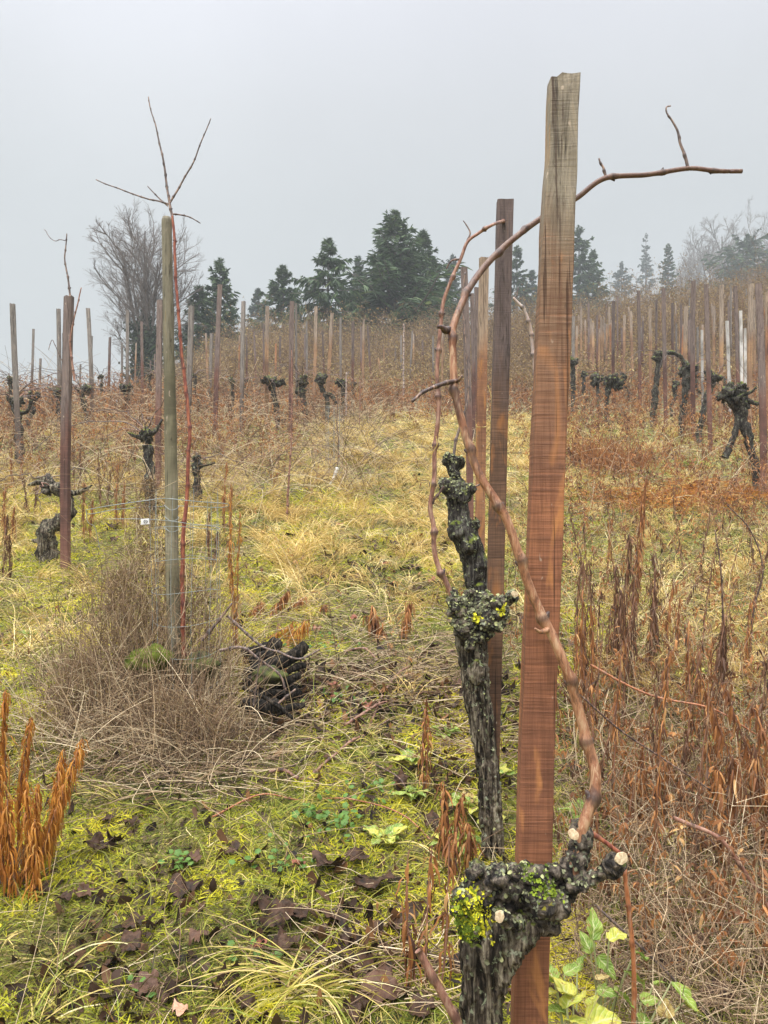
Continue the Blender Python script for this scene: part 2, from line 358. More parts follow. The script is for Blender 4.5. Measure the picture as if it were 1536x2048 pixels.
M['tan'] = wood_mat('tan_stake_wood', (.33, .20, .12), (.22, .13, .085), (.44, .27, .15), saw=.3, grey=(.26, .21, .17), top=1.5, greyw=.5, sawscale=90)
M['grey'] = wood_mat('grey_stake_wood', (.16, .125, .105), (.10, .08, .07), (.23, .18, .15), saw=.3, grey=(.19, .17, .155), top=.9, greyw=.6, sawscale=90)
M['white'] = wood_mat('whitewashed_wood', (.50, .48, .46), (.28, .26, .24), (.62, .60, .58), saw=.1)
M['round_post'] = wood_mat('grey_green_round_post', (.30, .27, .17), (.15, .135, .085), (.44, .40, .29), saw=.25, grey=(.20, .18, .13), top=1.55, greyw=.5, sawscale=60)
M['bark'] = bark_mat('vine_bark', ((.010, .008, .006), (.055, .042, .031), (.165, .135, .098), (.33, .29, .21)), lichen=.15, moss=.12, stretch=(75, 75, 5))
M['bark_head'] = bark_mat('vine_head_bark', ((.012, .010, .009), (.04, .035, .031), (.12, .095, .072), (.24, .20, .155)), lichen=.2, moss=.05, stretch=(45, 45, 38), yellow=.5)
M['bark_dark'] = bark_mat('dark_vine_bark', ((.012, .010, .009), (.035, .03, .026), (.075, .066, .056), (.14, .13, .11)), lichen=.15, moss=.5)
M['burnt'] = bark_mat('black_rotten_wood', ((.004, .004, .003), (.012, .010, .008), (.035, .028, .022), (.10, .08, .06)))
M['cane'] = cane_mat('red_cane_bark', (.24, .10, .05), (.38, .185, .10), spot=(.50, .33, .20), zdark=(1.80, 1.96))
M['cane_pink'] = cane_mat('pinkish_cane_bark', (.22, .10, .07), (.33, .165, .115), spot=(.42, .27, .19))
M['cane_dark'] = cane_mat('dark_cane_bark', (.05, .03, .027), (.11, .06, .05))
M['cane_pale'] = cane_mat('pale_cane_bark', (.36, .28, .25), (.50, .42, .38))
M['red_bark'] = cane_mat('red_sapling_bark', (.20, .055, .04), (.28, .08, .05), dark=(.05, .02, .018), spot=(.46, .17, .08))
M['orange_bark'] = cane_mat('orange_sapling_bark', (.34, .12, .05), (.45, .17, .07), dark=(.10, .03, .02))
M['grey_twig'] = cane_mat('grey_twig_bark', (.11, .085, .08), (.16, .12, .11))
M['cut'] = simple_mat('fresh_cut_wood', (.66, .56, .37), .7, (.42, .29, .17), 200, bmp=.5)
M['yellow_lichen'] = simple_mat('yellow_lichen', (.62, .60, .03), .8, (.36, .42, .04), 60, bmp=.6)
M['moss'] = simple_mat('bright_moss', (.13, .17, .015), .95, (.05, .07, .01), 45, bmp=.9)
M['stone'] = simple_mat('mossy_stone', (.04, .035, .025), .9, (.09, .11, .02), 30, bmp=.9)
M['wire'] = simple_mat('galvanised_wire', (.33, .36, .36), .4, (.22, .25, .24), 50)
M['plastic_white'] = simple_mat('white_tag_plastic', (.80, .80, .80), .5, (.7, .7, .7))
M['print'] = simple_mat('dark_print', (.05, .05, .06), .5)
M['dead_leaf'] = simple_mat('dark_fallen_leaf', (.085, .045, .027), .6, (.010, .007, .005), 34, .2, bmp=.9)
M['dead_leaf_brown'] = simple_mat('brown_fallen_leaf', (.13, .07, .045), .6, (.06, .032, .022), 26, .2, bmp=.5)
M['dead_leaf_red'] = simple_mat('red_brown_fallen_leaf', (.30, .10, .055), .5, (.16, .06, .04), 30, .3)
M['peel'] = simple_mat('pale_orange_leaf', (.62, .38, .26), .5, (.5, .26, .16), 24, trans=.2)
M['leaf_green'] = leaf_mat('green_leaf', (.32, .42, .07), (.14, .25, .03))
M['leaf_yellow'] = leaf_mat('yellow_green_leaf', (.68, .62, .11), (.38, .44, .06))
M['leaf_pale'] = leaf_mat('pale_yellow_leaf', (.62, .46, .18), (.48, .34, .11))
M['leaf_stalk'] = simple_mat('leaf_stalk', (.42, .48, .22), .5, (.50, .50, .30), 10)
M['straw'] = blade_mat('dry_straw', [(0, (.14, .10, .03)), (.26, (.44, .29, .085)), (.6, (.76, .56, .20)), (1, (.88, .76, .40))])
M['straw_green'] = blade_mat('half_green_grass', [(0, (.05, .045, .015)), (.2, (.17, .15, .03)), (.38, (.27, .33, .05)), (.5, (.44, .42, .08)), (.66, (.62, .50, .14)), (.85, (.72, .56, .22)), (1, (.82, .72, .40))])
M['moss_blades'] = blade_mat('green_moss_blades', [(0, (.035, .05, .012)), (.28, (.13, .17, .02)), (.55, (.42, .43, .03)), (.8, (.72, .66, .04)), (1, (.82, .72, .08))], .6, .3)
M['rust'] = blade_mat('rust_weed_leaf', [(0, (.07, .032, .02)), (.35, (.24, .10, .04)), (.7, (.46, .20, .065)), (1, (.60, .36, .15))], .6, .3)
M['rust_dark'] = blade_mat('dark_withered_leaf', [(0, (.045, .024, .018)), (.4, (.12, .06, .035)), (.8, (.24, .12, .06)), (1, (.36, .22, .12))], .6, .2)
M['rust_bright'] = blade_mat('orange_weed_leaf', [(0, (.18, .07, .02)), (.35, (.42, .16, .03)), (.7, (.60, .28, .05)), (1, (.70, .42, .13))], .45, .35)
M['weed_stem'] = blade_mat('weed_stem', [(0, (.10, .055, .045)), (.5, (.22, .11, .075)), (1, (.38, .22, .14))], .55, 0)
M['twig_mix'] = blade_mat('mixed_dry_twig', [(0, (.06, .038, .028)), (.4, (.22, .14, .085)), (.7, (.45, .32, .19)), (1, (.72, .60, .40))], .55, 0)
M['thicket_twig'] = blade_mat('thicket_twig', [(0, (.07, .045, .035)), (.5, (.18, .115, .075)), (1, (.34, .24, .15))], .6, 0)
M['thicket_leaf'] = blade_mat('thicket_leaf', [(0, (.13, .085, .04)), (.4, (.26, .17, .08)), (.8, (.38, .28, .12)), (1, (.48, .40, .18))], .6, .3)
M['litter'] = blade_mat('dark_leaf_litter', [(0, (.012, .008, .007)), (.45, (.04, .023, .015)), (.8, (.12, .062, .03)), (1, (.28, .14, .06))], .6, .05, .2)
M['needles'] = blade_mat('conifer_needles', [(0, (.018, .042, .016)), (.5, (.055, .102, .036)), (.85, (.11, .165, .05)), (1, (.17, .20, .06))], .6, .15)
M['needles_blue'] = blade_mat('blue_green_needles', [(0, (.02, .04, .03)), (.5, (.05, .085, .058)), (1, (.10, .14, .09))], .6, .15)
M['tree_bark'] = blade_mat('tree_bark', [(0, (.10, .08, .07)), (1, (.22, .19, .17))], .8, 0)
M['ivy'] = blade_mat('ivy_leaf', [(0, (.015, .03, .012)), (.6, (.035, .06, .022)), (1, (.07, .10, .035))], .5, .1)

# ground material: soil, moss and old straw, blended by noise
def ground_mat():
    m, nt, b = new_mat('soil_moss_and_straw'); co = mapping(nt, (1, 1, 1))
    fine = noise(nt, co, 60, 6, .75); mid = noise(nt, co, 9, 5, .65); big = noise(nt, co, 1.3, 4, .6)
    soil = rampn(nt, fine, [(.38, (.012, .009, .007)), (.5, (.05, .034, .022)), (.62, (.12, .08, .045))])
    moss = rampn(nt, fine, [(.38, (.03, .045, .01)), (.5, (.14, .17, .02)), (.62, (.40, .40, .05))])
    straw = rampn(nt, fine, [(.3, (.10, .07, .035)), (.55, (.26, .185, .085)), (.75, (.42, .32, .16))])
    c = mix(nt, rng_map(nt, mid, .42, .56), soil, moss); c = mix(nt, rng_map(nt, big, .45, .6, .1, .75), c, straw)
    sp = nd(nt, 'ShaderNodeSeparateXYZ'); nt.links.new(co, sp.inputs[0])
    c = mix(nt, rng_map(nt, sp.outputs['Y'], 14, 24, 0, .8), c, rampn(nt, fine, [(.3, (.07, .045, .03)), (.7, (.22, .145, .085))]))
    nt.links.new(c, b.inputs['Base Color']); b.inputs['Roughness'].default_value = .85; bump(nt, b, fine, .7, .02); return m

# ================================================================== setting
def build_ground():
    n = 420; u = np.linspace(-1, 1, n); k = 7.2
    xs = 260 * np.sinh(k * u) / math.sinh(k)
    v = np.linspace(-.62, 1, n); ys = 600 * np.sinh(k * v) / math.sinh(k) + 1.2
    X, Y = np.meshgrid(xs, ys); Z = ground(X, Y)
    V = np.stack([X, Y, Z], -1).reshape(-1, 3); i = np.arange(n - 1)[:, None] * n + np.arange(n - 1)[None, :]
    Q = np.stack([i, i + 1, i + n + 1, i + n], -1).reshape(-1, 4)
    mb = MB().add(V, Q); o = mb.build('ground', ground_mat()); o['kind'] = 'structure'; o['label'] = 'mossy, grassy vineyard slope'
build_ground()

# ================================================================== stakes
def stake(P0, P1, w, d, mat, rot=0.0, label='', group=None, bow=0.0, jag=0.0, name='vineyard_stake', rings=22, chips=0.0, notch=False, loc_w=None, ctr=None):
    """sawn square stake from P0 (ground) to P1 (top)"""
    P0 = np.asarray(P0, float); P1 = np.asarray(P1, float)
    T = np.linspace(0, 1, rings); ax = P1 - P0; Ln = np.linalg.norm(ax); start = -.18 / Ln
    T = start + (1 - start) * T
    C = P0[None] + ax[None] * T[:, None]
    if ctr is not None: C = np.stack([np.interp(C[:, 2], ctr[:, 2], ctr[:, k]) if k < 2 else C[:, 2] for k in range(3)], 1)
    C[:, 0] += bow * np.sin(math.pi * np.clip(T, 0, 1))
    a, b = w / 2, d / 2; ch = min(a, b) * .10
    sec = np.array([(-a + ch, -b), (a - ch, -b), (a, -b + ch), (a, b - ch), (a - ch, b), (-a + ch, b), (-a, b - ch), (-a, -b + ch)])
    sec = np.vstack([np.linspace(sec[0], sec[1], 7)[:-1], sec[1:2], sec[2:]])
    c, s = math.cos(rot), math.sin(rot); sec = sec @ np.array([[c, s], [-s, c]])
    m = len(sec); V = np.zeros((rings, m, 3))
    ww = np.ones(rings) if loc_w is None else np.interp(T, *loc_w)
    V[:, :, :2] = C[:, None, :2] + sec[None] * ww[:, None, None]; V[:, :, 2] = C[:, None, 2]
    seed = int(abs(P0[0] * 97 + P0[1] * 31) * 10)
    jit = fbm(V * np.array([30, 30, 5.]), 3, seed)[..., None] * np.array([1, 1, 0]) * w * (.03 + chips * .10 * sstep(.6, 1, T)[:, None, None])
    V += jit
    if notch:     # broken corner at the top, split face
        lf = (sec[:, 0] < -a * .42); V[-1, lf, 2] -= .006
        lr = fbm(V * np.array([60, 60, 9.]), 3, 5); tt = sstep(.78, 1, T)
        V[:, :, 1] += (.004 * np.abs(lr) * tt[:, None])
    V[-1, :, 2] += jag * w * fbm(V[-1] * 55, 2, seed + 1)
    i = np.arange(rings - 1)[:, None] * m + np.arange(m)[None, :]; i2 = np.arange(rings - 1)[:, None] * m + (np.arange(m)[None, :] + 1) % m
    Q = np.stack([i, i2, i2 + m, i + m], -1).reshape(-1, 4)
    V = V.reshape(-1, 3); cap = V[-m:].mean(0); V = np.vstack([V, cap]); base = (rings - 1) * m
    Tt = [[base + j, base + (j + 1) % m, len(V) - 1] for j in range(m)]
    mb = MB().add(V, Q, Tt); o = mb.build(name, mat, origin=P0, smooth=False)
    tag(o, label, 'stake', group); return o

# nearest stake: centre line read from the photograph
D1 = 1.42
cl = pxs([(1054, 2400), (1058, 2048), (1066, 1750), (1074, 1450), (1088, 1100), (1104, 700), (1118, 400), (1128, 155)], D1)
P1 = px(1128, 155, D1); P0 = np.array([cl[0][0], D1, gz(cl[0][0], D1)])
stake(P0, P1, .062, .042, M['stake_near'], rot=-.02, ctr=cl, rings=260, chips=1.0, jag=.08, notch=True,
      loc_w=([0, .2, .5, .75, 1], [1.0, 1.0, .97, .95, .885]), label='tall reddish rough sawn stake with split grey top, behind the knobbly vine')
D2 = 2.55
cl = pxs([(975, 1800), (985, 1400), (991, 1160), (997, 900), (1003, 700), (1010, 402)], D2)
stake([cl[0][0], D2, gz(cl[0][0], D2)], px(1010, 402, D2), .053, .038, M['stake_second'], rot=-.04, ctr=cl, rings=120, jag=.03,
      label='dark brown square stake with flat top standing just behind the second vine')

# (x top, y top, x base, distance, width px, wood, label)
LBL_L, LBL_C, LBL_R = 'thin distant stake among the tangled vines before the bare ivy tree', 'thin distant brown stake below the row of dark conifers', 'slim distant stake in the dense crowd of stakes up the slope'
STK = [
 (25, 608, 41, 9.2, 11, 'grey', 'grey leaning stake with a pale split, at the edge of the fog'),
 (67, 658, 61, 17, 5, 'grey', 'thin grey stake against the fog, between the split stake and the brown one'),
 (81, 717, 79, 20, 4.5, 'grey', 'short grey stake low against the fog'),
 (117, 618, 120, 12.5, 8, 'grey', 'grey stake just behind the brown stake with the dry cane'),
 (127, 667, 127, 18, 5, 'red', 'slim reddish stake hidden behind the brown stake with the dry cane'),
 (138, 593, 131, 5.85, 19, 'red', 'thick purplish brown square stake with a cane tied on, beside the twisted bare vine'),
 (176, 617, 186, 12.8, 8, 'grey', 'grey leaning stake just beyond the purplish brown one'),
 (183, 672, 181, 19, 5, 'grey', 'thin grey stake behind the leaning grey one'),
 (161, 728, 160, 26, 3.5, 'grey', None), (220, 675, 218, 20, 5, 'red', None), (244, 685, 243, 22, 4.5, 'grey', None),
 (255, 620, 254, 15, 6.5, 'grey', 'grey stake in front of the bare ivy tree'),
 (283, 643, 285, 16, 6, 'red', 'reddish stake with a dead leaf cluster, before the ivy'),
 (320, 600, 317, 8.4, 12, 'red', 'dark reddish stake half hidden behind the grey round post'),
 (383, 613, 375, 12, 11, 'grey', 'broad grey stake just past the red barked sapling'),
 (440, 570, 430, 11.5, 10, 'red', 'tall reddish stake in front of the first dark conifer'),
 (423, 667, 421, 17, 6, 'grey', None),
 (487, 603, 483, 12, 8, 'grey', 'straight grey stake with a pruned stub halfway up'),
 (493, 673, 493, 21, 4, 'red', None),
 (535, 613, 533, 13, 8, 'tan', 'tan stake beside the vine with a green mossy head'),
 (584, 603, 582, 11.5, 9.5, 'red', 'dark red stake between the two mossy headed vines'),
 (592, 607, 594, 14, 5, 'grey', 'narrow grey stake touching the dark red one'),
 (632, 613, 627, 15, 7, 'tan', 'tan stake before the narrow ragged conifer'),
 (664, 627, 652, 15.5, 7, 'tan', 'tan leaning stake beside the forked mossy vine'),
 (681, 635, 683, 20, 5, 'grey', None), (706, 643, 705, 19, 6, 'red', None), (722, 653, 722, 23, 4, 'red', None),
 (735, 652, 743, 22, 4.5, 'red', None), (757, 717, 765, 22, 4, 'tan', 'short pale leaning stake at the foot of the thicket'),
 (774, 697, 774, 28, 3, 'red', None), (560, 672, 560, 22, 4.5, 'red', None), (610, 668, 611, 24, 4, 'red', None), (791, 690, 790, 27, 3.5, 'grey', None),
 (845, 680, 846, 26, 4, 'red', None), (866, 672, 865, 22, 4.5, 'grey', None),
 (928, 535, 941, 6.9, 14, 'red', 'reddish grey leaning stake between the two canes of the near vines'),
 (968, 516, 958, 4.9, 19, 'orange', 'orange brown stake next beyond the dark flat topped stake'),
 (953, 575, 957, 9, 9, 'red', 'narrow reddish stake in the gap beside the orange brown one'),
 (944, 587, 947, 11, 8, 'red', 'pale reddish stake deep in the line behind the near stakes'),
 (1147, 633, 1148, 16, 6, 'grey', 'grey stake just past the nearest stake'),
 (1227, 602, 1227, 17.5, 6, 'red', 'dark red stake taller than the thin stakes around it'),
 (1277, 582, 1280, 16, 6.5, 'red', 'reddish stake standing alone beyond the thin crowd'),
 (1300, 617, 1301, 17, 6, 'tan', 'tan stake between two dark reddish ones'),
 (1327, 577, 1332, 12.6, 8, 'red', 'dark stake beside the upright mossy vine trunk'),
 (1372, 613, 1370, 14, 7, 'tan', 'light tan stake behind the second mossy trunk'),
 (1378, 640, 1380, 17, 5, 'red', 'thin reddish stake behind the tall dark pair'),
 (1387, 562, 1387, 11.2, 9.5, 'red', 'tall dark brown stake, first of the dark pair'),
 (1412, 569, 1421, 10.3, 9, 'red', 'tall dark brown stake, second of the pair, in front of the slanting vine'),
 (1443, 570, 1441, 13, 8, 'tan', 'tan stake beyond the dark pair'),
 (1471, 573, 1478, 14, 7, 'red', 'brown stake rising among the whitewashed sticks'),
 (1502, 568, 1499, 11.4, 9, 'tan', 'tan stake behind the two legged vine'),
 (1517, 568, 1528, 8.2, 14, 'red', 'thick reddish stake beside the two legged vine'),
 (1534, 585, 1537, 12, 7, 'orange', 'orange brown stake at the very edge past the thick reddish one'),
 (1404, 660, 1406, 15, 5, 'white', 'short whitewashed stake between the dark pair'),
 (1454, 642, 1460, 14.5, 6, 'white', 'crooked whitewashed stake beyond the tan stake'),
 (1481, 622, 1484, 14, 6.5, 'white', 'tallest whitewashed stake, beside the brown stake'),
 (1490, 657, 1491, 14.6, 5.5, 'white', 'second of two whitewashed stakes standing close together'),
 (1162, 613, 1162, 22, 4, 'tan', None), (1154, 652, 1154, 19, 4.5, 'tan', None), (1177, 607, 1176, 22, 4.5, 'red', None), (1186, 645, 1187, 19, 5, 'tan', None),
 (1194, 630, 1194, 20, 4.5, 'red', None), (1202, 635, 1205, 20, 4.5, 'tan', None), (1235, 592, 1235, 23, 3.5, 'red', None), (1249, 630, 1248, 20, 5, 'tan', None),
 (1262, 623, 1267, 19, 5, 'tan', None), (1286, 632, 1285, 21, 4.5, 'tan', None), (1214, 648, 1213, 22, 4, 'tan', None), (1243, 655, 1245, 22, 4, 'red', None),
 (1170, 640, 1171, 23, 4, 'tan', None), (1222, 640, 1221, 24, 3.5, 'tan', None), (1313, 600, 1312, 21, 4.5, 'red', None), (1345, 606, 1346, 21, 4.5, 'red', None),
 (1362, 610, 1362, 20, 4.5, 'red', None), (1428, 612, 1428, 19, 4.5, 'tan', None), (1457, 600, 1457, 22, 4, 'red', None), (1462, 575, 1462, 22, 3, 'grey', None), (1508, 600, 1510, 18, 5, 'tan', None),
]
for (xt, yt, xb, D, wp, wood, lb) in STK:
    w = wp / F * D * .90; X0 = (xb - 768) / F * D; top = px(xt, yt, D)
    g0 = gz(X0, D)
    if lb is None: lb, grp = (LBL_L if xt < 500 else LBL_C if xt < 900 else LBL_R), ('distant stakes before the ivy tree' if xt < 500 else 'distant stakes below the conifers' if xt < 900 else 'distant stakes in the crowd up the slope')
    else: grp = 'vineyard stakes on the slope'
    stake([X0, D, g0], top, w, w * rng.uniform(.6, .8), M[wood], rot=rng.uniform(-.35, .35), label=lb, group=grp, jag=rng.uniform(0, .35), bow=rng.uniform(-.012, .012))
# the far crowd: stakes too deep in the slope to tell apart
for zone, n in (('r', 58), ('c', 16), ('l', 8)):
    for k in range(n):
        D = rng.uniform(18, 31); xp = {'r': rng.uniform(1145, 1600), 'c': rng.uniform(500, 900), 'l': rng.uniform(180, 480)}[zone]
        X0 = (xp - 768) / F * D; hgt = rng.uniform(1.5, 2.15)
        lb, grp = {'r': (LBL_R, 'distant stakes in the crowd up the slope'), 'c': (LBL_C, 'distant stakes below the conifers'), 'l': (LBL_L, 'distant stakes before the ivy tree')}[zone]
        g0 = gz(X0, D); ln = rng.normal(0, .05, 2)
        stake([X0, D, g0], [X0 + ln[0], D + ln[1], g0 + hgt], .047, .04, M[('tan', 'red', 'tan', 'orange', 'grey')[k % 5]], rot=rng.uniform(-.4, .4), label=lb, group=grp, jag=.3, rings=6)

# ================================================================== vines
def uvsphere(c, r, nu=14, nv=10):
    th = np.linspace(0, math.pi, nv)[:, None]; ph = np.arange(nu)[None, :] * 2 * math.pi / nu
    V = np.stack([np.sin(th) * np.cos(ph), np.sin(th) * np.sin(ph), np.cos(th) * np.ones_like(ph)], -1).reshape(-1, 3)
    i = np.arange(nv - 1)[:, None] * nu + np.arange(nu)[None, :]; i2 = np.arange(nv - 1)[:, None] * nu + (np.arange(nu)[None, :] + 1) % nu
    Q = np.stack([i, i + nu, i2 + nu, i2], -1).reshape(-1, 4)
    return V * np.asarray(r) + np.asarray(c), Q

def fuse(mb, voxel):
    """one continuous skin over everything in mb; returns vertices, normals, quads"""
    me = mb.mesh('tmp', M['bark']); ob = bpy.data.objects.new('tmp', me); COL.objects.link(ob)
    md = ob.modifiers.new('r', 'REMESH'); md.mode = 'VOXEL'; md.voxel_size = voxel; md.adaptivity = 0
    dg = bpy.context.evaluated_depsgraph_get(); e = ob.evaluated_get(dg).to_mesh()
    n = len(e.vertices); V = np.empty(n * 3); e.vertices.foreach_get('co', V); N = np.empty(n * 3); e.vertices.foreach_get('normal', N)
    Q = np.array([list(p.vertices) for p in e.polygons if len(p.vertices) == 4]); T = np.array([list(p.vertices) for p in e.polygons if len(p.vertices) == 3])
    bpy.data.objects.remove(ob, do_unlink=True); bpy.data.meshes.remove(me)
    return V.reshape(-1, 3), N.reshape(-1, 3), Q, T

def ridge(P, f, octs, seed): return 1 - np.abs(fbm(P * np.asarray(f, float), octs, seed)) * 2.2

def bark_part(name, mat, parent, paths, blobs, voxel, amp, freq, lump=0.0, lumpf=28, seed=1):
    mb = MB()
    for p, n in paths:
        p = smooth_path(p, n); mb.tubes(p[None, :, :3], p[None, :, 3], 14, rnd=np.array([.5]), cap=True)
    for c, r in blobs: mb.add(*uvsphere(c, r))
    V, N, Q, T = fuse(mb, voxel)
    tw = V.copy(); tw[:, 0] += .25 * (V[:, 2]); d = amp * ridge(tw, freq, 4, seed) - amp * .6
    if lump: d = d + lump * fbm(V * lumpf, 3, seed + 9) + lump * .5 * ridge(V, (lumpf * 1.5,) * 3, 3, seed + 4) - lump * .3
    V2 = V + N * d[:, None]
    ob = MB().add(V2, Q, T).build(name, mat, parent); return ob, V2, N

def cane(parent, pts, D, r0, r1, mat, name='cane', spacing=.085, nodeamp=.55, n=None, stub=True, seed=0, world=False):
    """vine cane with swollen nodes and little dry buds; pts are photo pixels (x, y[, distance])"""
    P = np.asarray(pts, float) if world else pxs(pts, D)
    ln = np.linalg.norm(np.diff(P, axis=0), axis=1).sum(); n = n or int(max(10, min(220, ln / .008)))
    P = smooth_path(P, n); s = np.linspace(0, ln, n); R = np.interp(s, [0, ln], [r0, r1]); node = np.zeros(n)
    r = np.random.default_rng(seed + 11); q = spacing * .6; pos = []
    while q < ln - .01: pos.append(q); q += spacing * r.uniform(.75, 1.25)
    for k, q in enumerate(pos):
        g = np.exp(-((s - q) / (R * 1.0 + .0015)) ** 2); R = R * (1 + nodeamp * g); node = np.maximum(node, .75 * np.exp(-((s - q) / (R * .55 + .001)) ** 2))
        P = P + (g * (.25 * r0) * (1 if k % 2 else -1))[:, None] * np.array([1, 0, 0])
    P = P + np.stack([fbm(np.stack([s * 9 + seed * 3.1 + a * 50, s * 0, s * 0], -1), 2, a) for a in range(3)], -1) * r0 * .5
    mb = MB(); mb.tubes(P[None], R[None], 9, rnd=np.array([.5]), cap=True, node=node[None])
    if stub:
        for k, q in enumerate(pos):
            i = int(np.clip(q / ln * (n - 1), 1, n - 2)); sg = 1 if k % 2 else -1; t = P[i + 1] - P[i - 1]; t /= np.linalg.norm(t)
            sd = np.cross(t, [0, 1, .1]); sd /= np.linalg.norm(sd); a = P[i] + sd * sg * R[i] * .6; L = R[i] * r.uniform(.35, .95)
            b = a + (sd * sg + t * .7) * L; mb.tubes(np.stack([a, (a + b) / 2 + t * L * .1, b])[None], np.array([[.55, .42, .18]]) * R[i], 6, rnd=np.array([.5]), cap=True, node=np.array([[.9, .9, .9]]))
    return mb.build(name, mat, parent, origin=P[0])

def disc_part(name, parent, c, nrm, r, mat, thick=.004, seed=0):
    """pale sawn face of a pruned stub with its darker rim"""
    nrm = np.asarray(nrm, float); nrm /= np.linalg.norm(nrm); a = np.cross(nrm, [0, 0, 1.]); a /= np.linalg.norm(a); b = np.cross(nrm, a)
    n = 20; ph = np.arange(n) * 2 * math.pi / n; rr = r * (1 + .12 * np.sin(ph * 2 + seed) + .05 * np.sin(ph * 5 + seed))
    ring = lambda k, h: np.asarray(c) + (np.cos(ph) * rr * k)[:, None] * a + (np.sin(ph) * rr * k)[:, None] * b + nrm * h
    V = np.vstack([ring(1.02, -thick), ring(1, 0), ring(.5, .0006), [np.asarray(c) + nrm * .0002]]); i = np.arange(n); j = (i + 1) % n
    Q = np.vstack([np.stack([i, j, j + n, i + n], 1), np.stack([i + n, j + n, j + 2 * n, i + 2 * n], 1)]); T = np.stack([i + 2 * n, j + 2 * n, np.full(n, 3 * n)], 1)
    return MB().add(V, Q, T).build(name, mat, parent, smooth=False)

def flakes(name, mat, parent, V, N, n, size, upw=.3, box=None, seed=0, curl=.5):
    """little crusts of lichen or tufts of moss sitting on a bark surface"""
    r = np.random.default_rng(seed); w = np.clip(N[:, 2] + upw, 0, 1) * np.clip(-N[:, 1] + .6, 0, 1)
    if box is not None: w = w * np.exp(-np.sum(((V - box[0]) / np.asarray(box[1])) ** 2, 1))
    idx = r.choice(len(V), n, p=w / w.sum()); mb = MB()
    m = 7; ph = np.arange(m) * 2 * math.pi / m
    C = V[idx] + N[idx] * .001; nn = N[idx] + r.normal(0, .35, (n, 3)); nn /= np.linalg.norm(nn, axis=1, keepdims=True)
    a = np.cross(nn, r.normal(size=(n, 3))); a /= np.linalg.norm(a, axis=1, keepdims=True); b = np.cross(nn, a)
    rr = size * r.uniform(.4, 1.3, (n, 1)) * r.uniform(.6, 1.25, (n, m)); lift = rr * r.uniform(-.1, curl, (n, m))
    ring = C[:, None] + (np.cos(ph) * rr)[..., None] * a[:, None] + (np.sin(ph) * rr)[..., None] * b[:, None] + lift[..., None] * nn[:, None]
    Vt = np.concatenate([ring, C[:, None]], 1); base = np.arange(n)[:, None] * (m + 1); i = np.arange(m)[None]
    T = np.stack([base + i, base + (i + 1) % m, base + m + 0 * i], -1).reshape(-1, 3)
    mb.add(Vt.reshape(-1, 3), None, T, np.repeat(r.random(n), m + 1)); return mb.build(name, mat, parent, smooth=False)

def pr(x, y, D, wpx): return [*px(x, y, D), wpx / 2 / F * D]
M['lichen'] = blade_mat('grey_green_lichen', [(0, (.06, .06, .035)), (.4, (.15, .155, .09)), (.75, (.28, .29, .17)), (1, (.42, .43, .18))], .8, 0)
M['lichen_yellow'] = blade_mat('yellow_lichen_flake', [(0, (.42, .42, .04)), (.5, (.70, .66, .03)), (1, (.80, .76, .06))], .8, 0)
M['moss_tuft'] = blade_mat('moss_tuft', [(0, (.07, .11, .015)), (.5, (.17, .24, .02)), (1, (.34, .42, .04))], .8, .1)

# ---- nearest vine
d = 1.31
v1 = tag(empty('grape_vine', [px(965, 2250, d)[0], d, gz(px(965, 2250, d)[0], d)]), 'old knobbly vine with yellow lichen and long red cane, before the tall sawn stake', 'vine', 'old vines on the slope')
_, V, N = bark_part('trunk', M['bark'], v1, [([pr(955, 2420, d, 100), pr(958, 2250, d, 84), pr(962, 2090, d, 76), pr(966, 1980, d, 84), pr(982, 1890, d, 108), pr(1005, 1830, d, 110)], 30),
      ([pr(948, 2100, d - .01, 34), pr(940, 1990, d - .02, 40), pr(950, 1880, d - .02, 54)], 14), ([pr(975, 1990, d - .015, 40), pr(1015, 1905, d - .02, 58), pr(1060, 1840, d - .01, 60)], 14)],
      [], .0025, .010, (85, 85, 7), lump=.006, lumpf=20, seed=3)
flakes('lichen', M['lichen'], v1, V, N, 70, .004, upw=.9, seed=2)
hb = [(1000, 1800, 46), (960, 1790, 40), (1040, 1790, 44), (1085, 1800, 38), (1020, 1760, 40), (1075, 1762, 34), (960, 1765, 30), (1110, 1810, 32), (1060, 1835, 36), (980, 1850, 44), (1030, 1850, 38),
      (935, 1820, 30), (945, 1855, 28), (1125, 1780, 30), (1090, 1850, 24), (985, 1750, 24), (1050, 1745, 24), (1150, 1772, 22), (925, 1790, 20), (1000, 1880, 30), (1050, 1880, 22), (1105, 1745, 18), (948, 1740, 17)]
rb = np.random.default_rng(4)
blobs = [(px(x, y, d + rb.uniform(-.035, .012)), r / F * d * np.array([1, .85, .9]) * .92) for x, y, r in hb]
for k in range(46):
    x, y, r = hb[rb.integers(len(hb))]; an = rb.uniform(0, 6.28); blobs.append((px(x + math.cos(an) * r * .8, y - abs(math.sin(an)) * r * .75 + 6, d - .02 + rb.uniform(-.03, .02)), np.full(3, rb.uniform(6, 13) / F * d)))
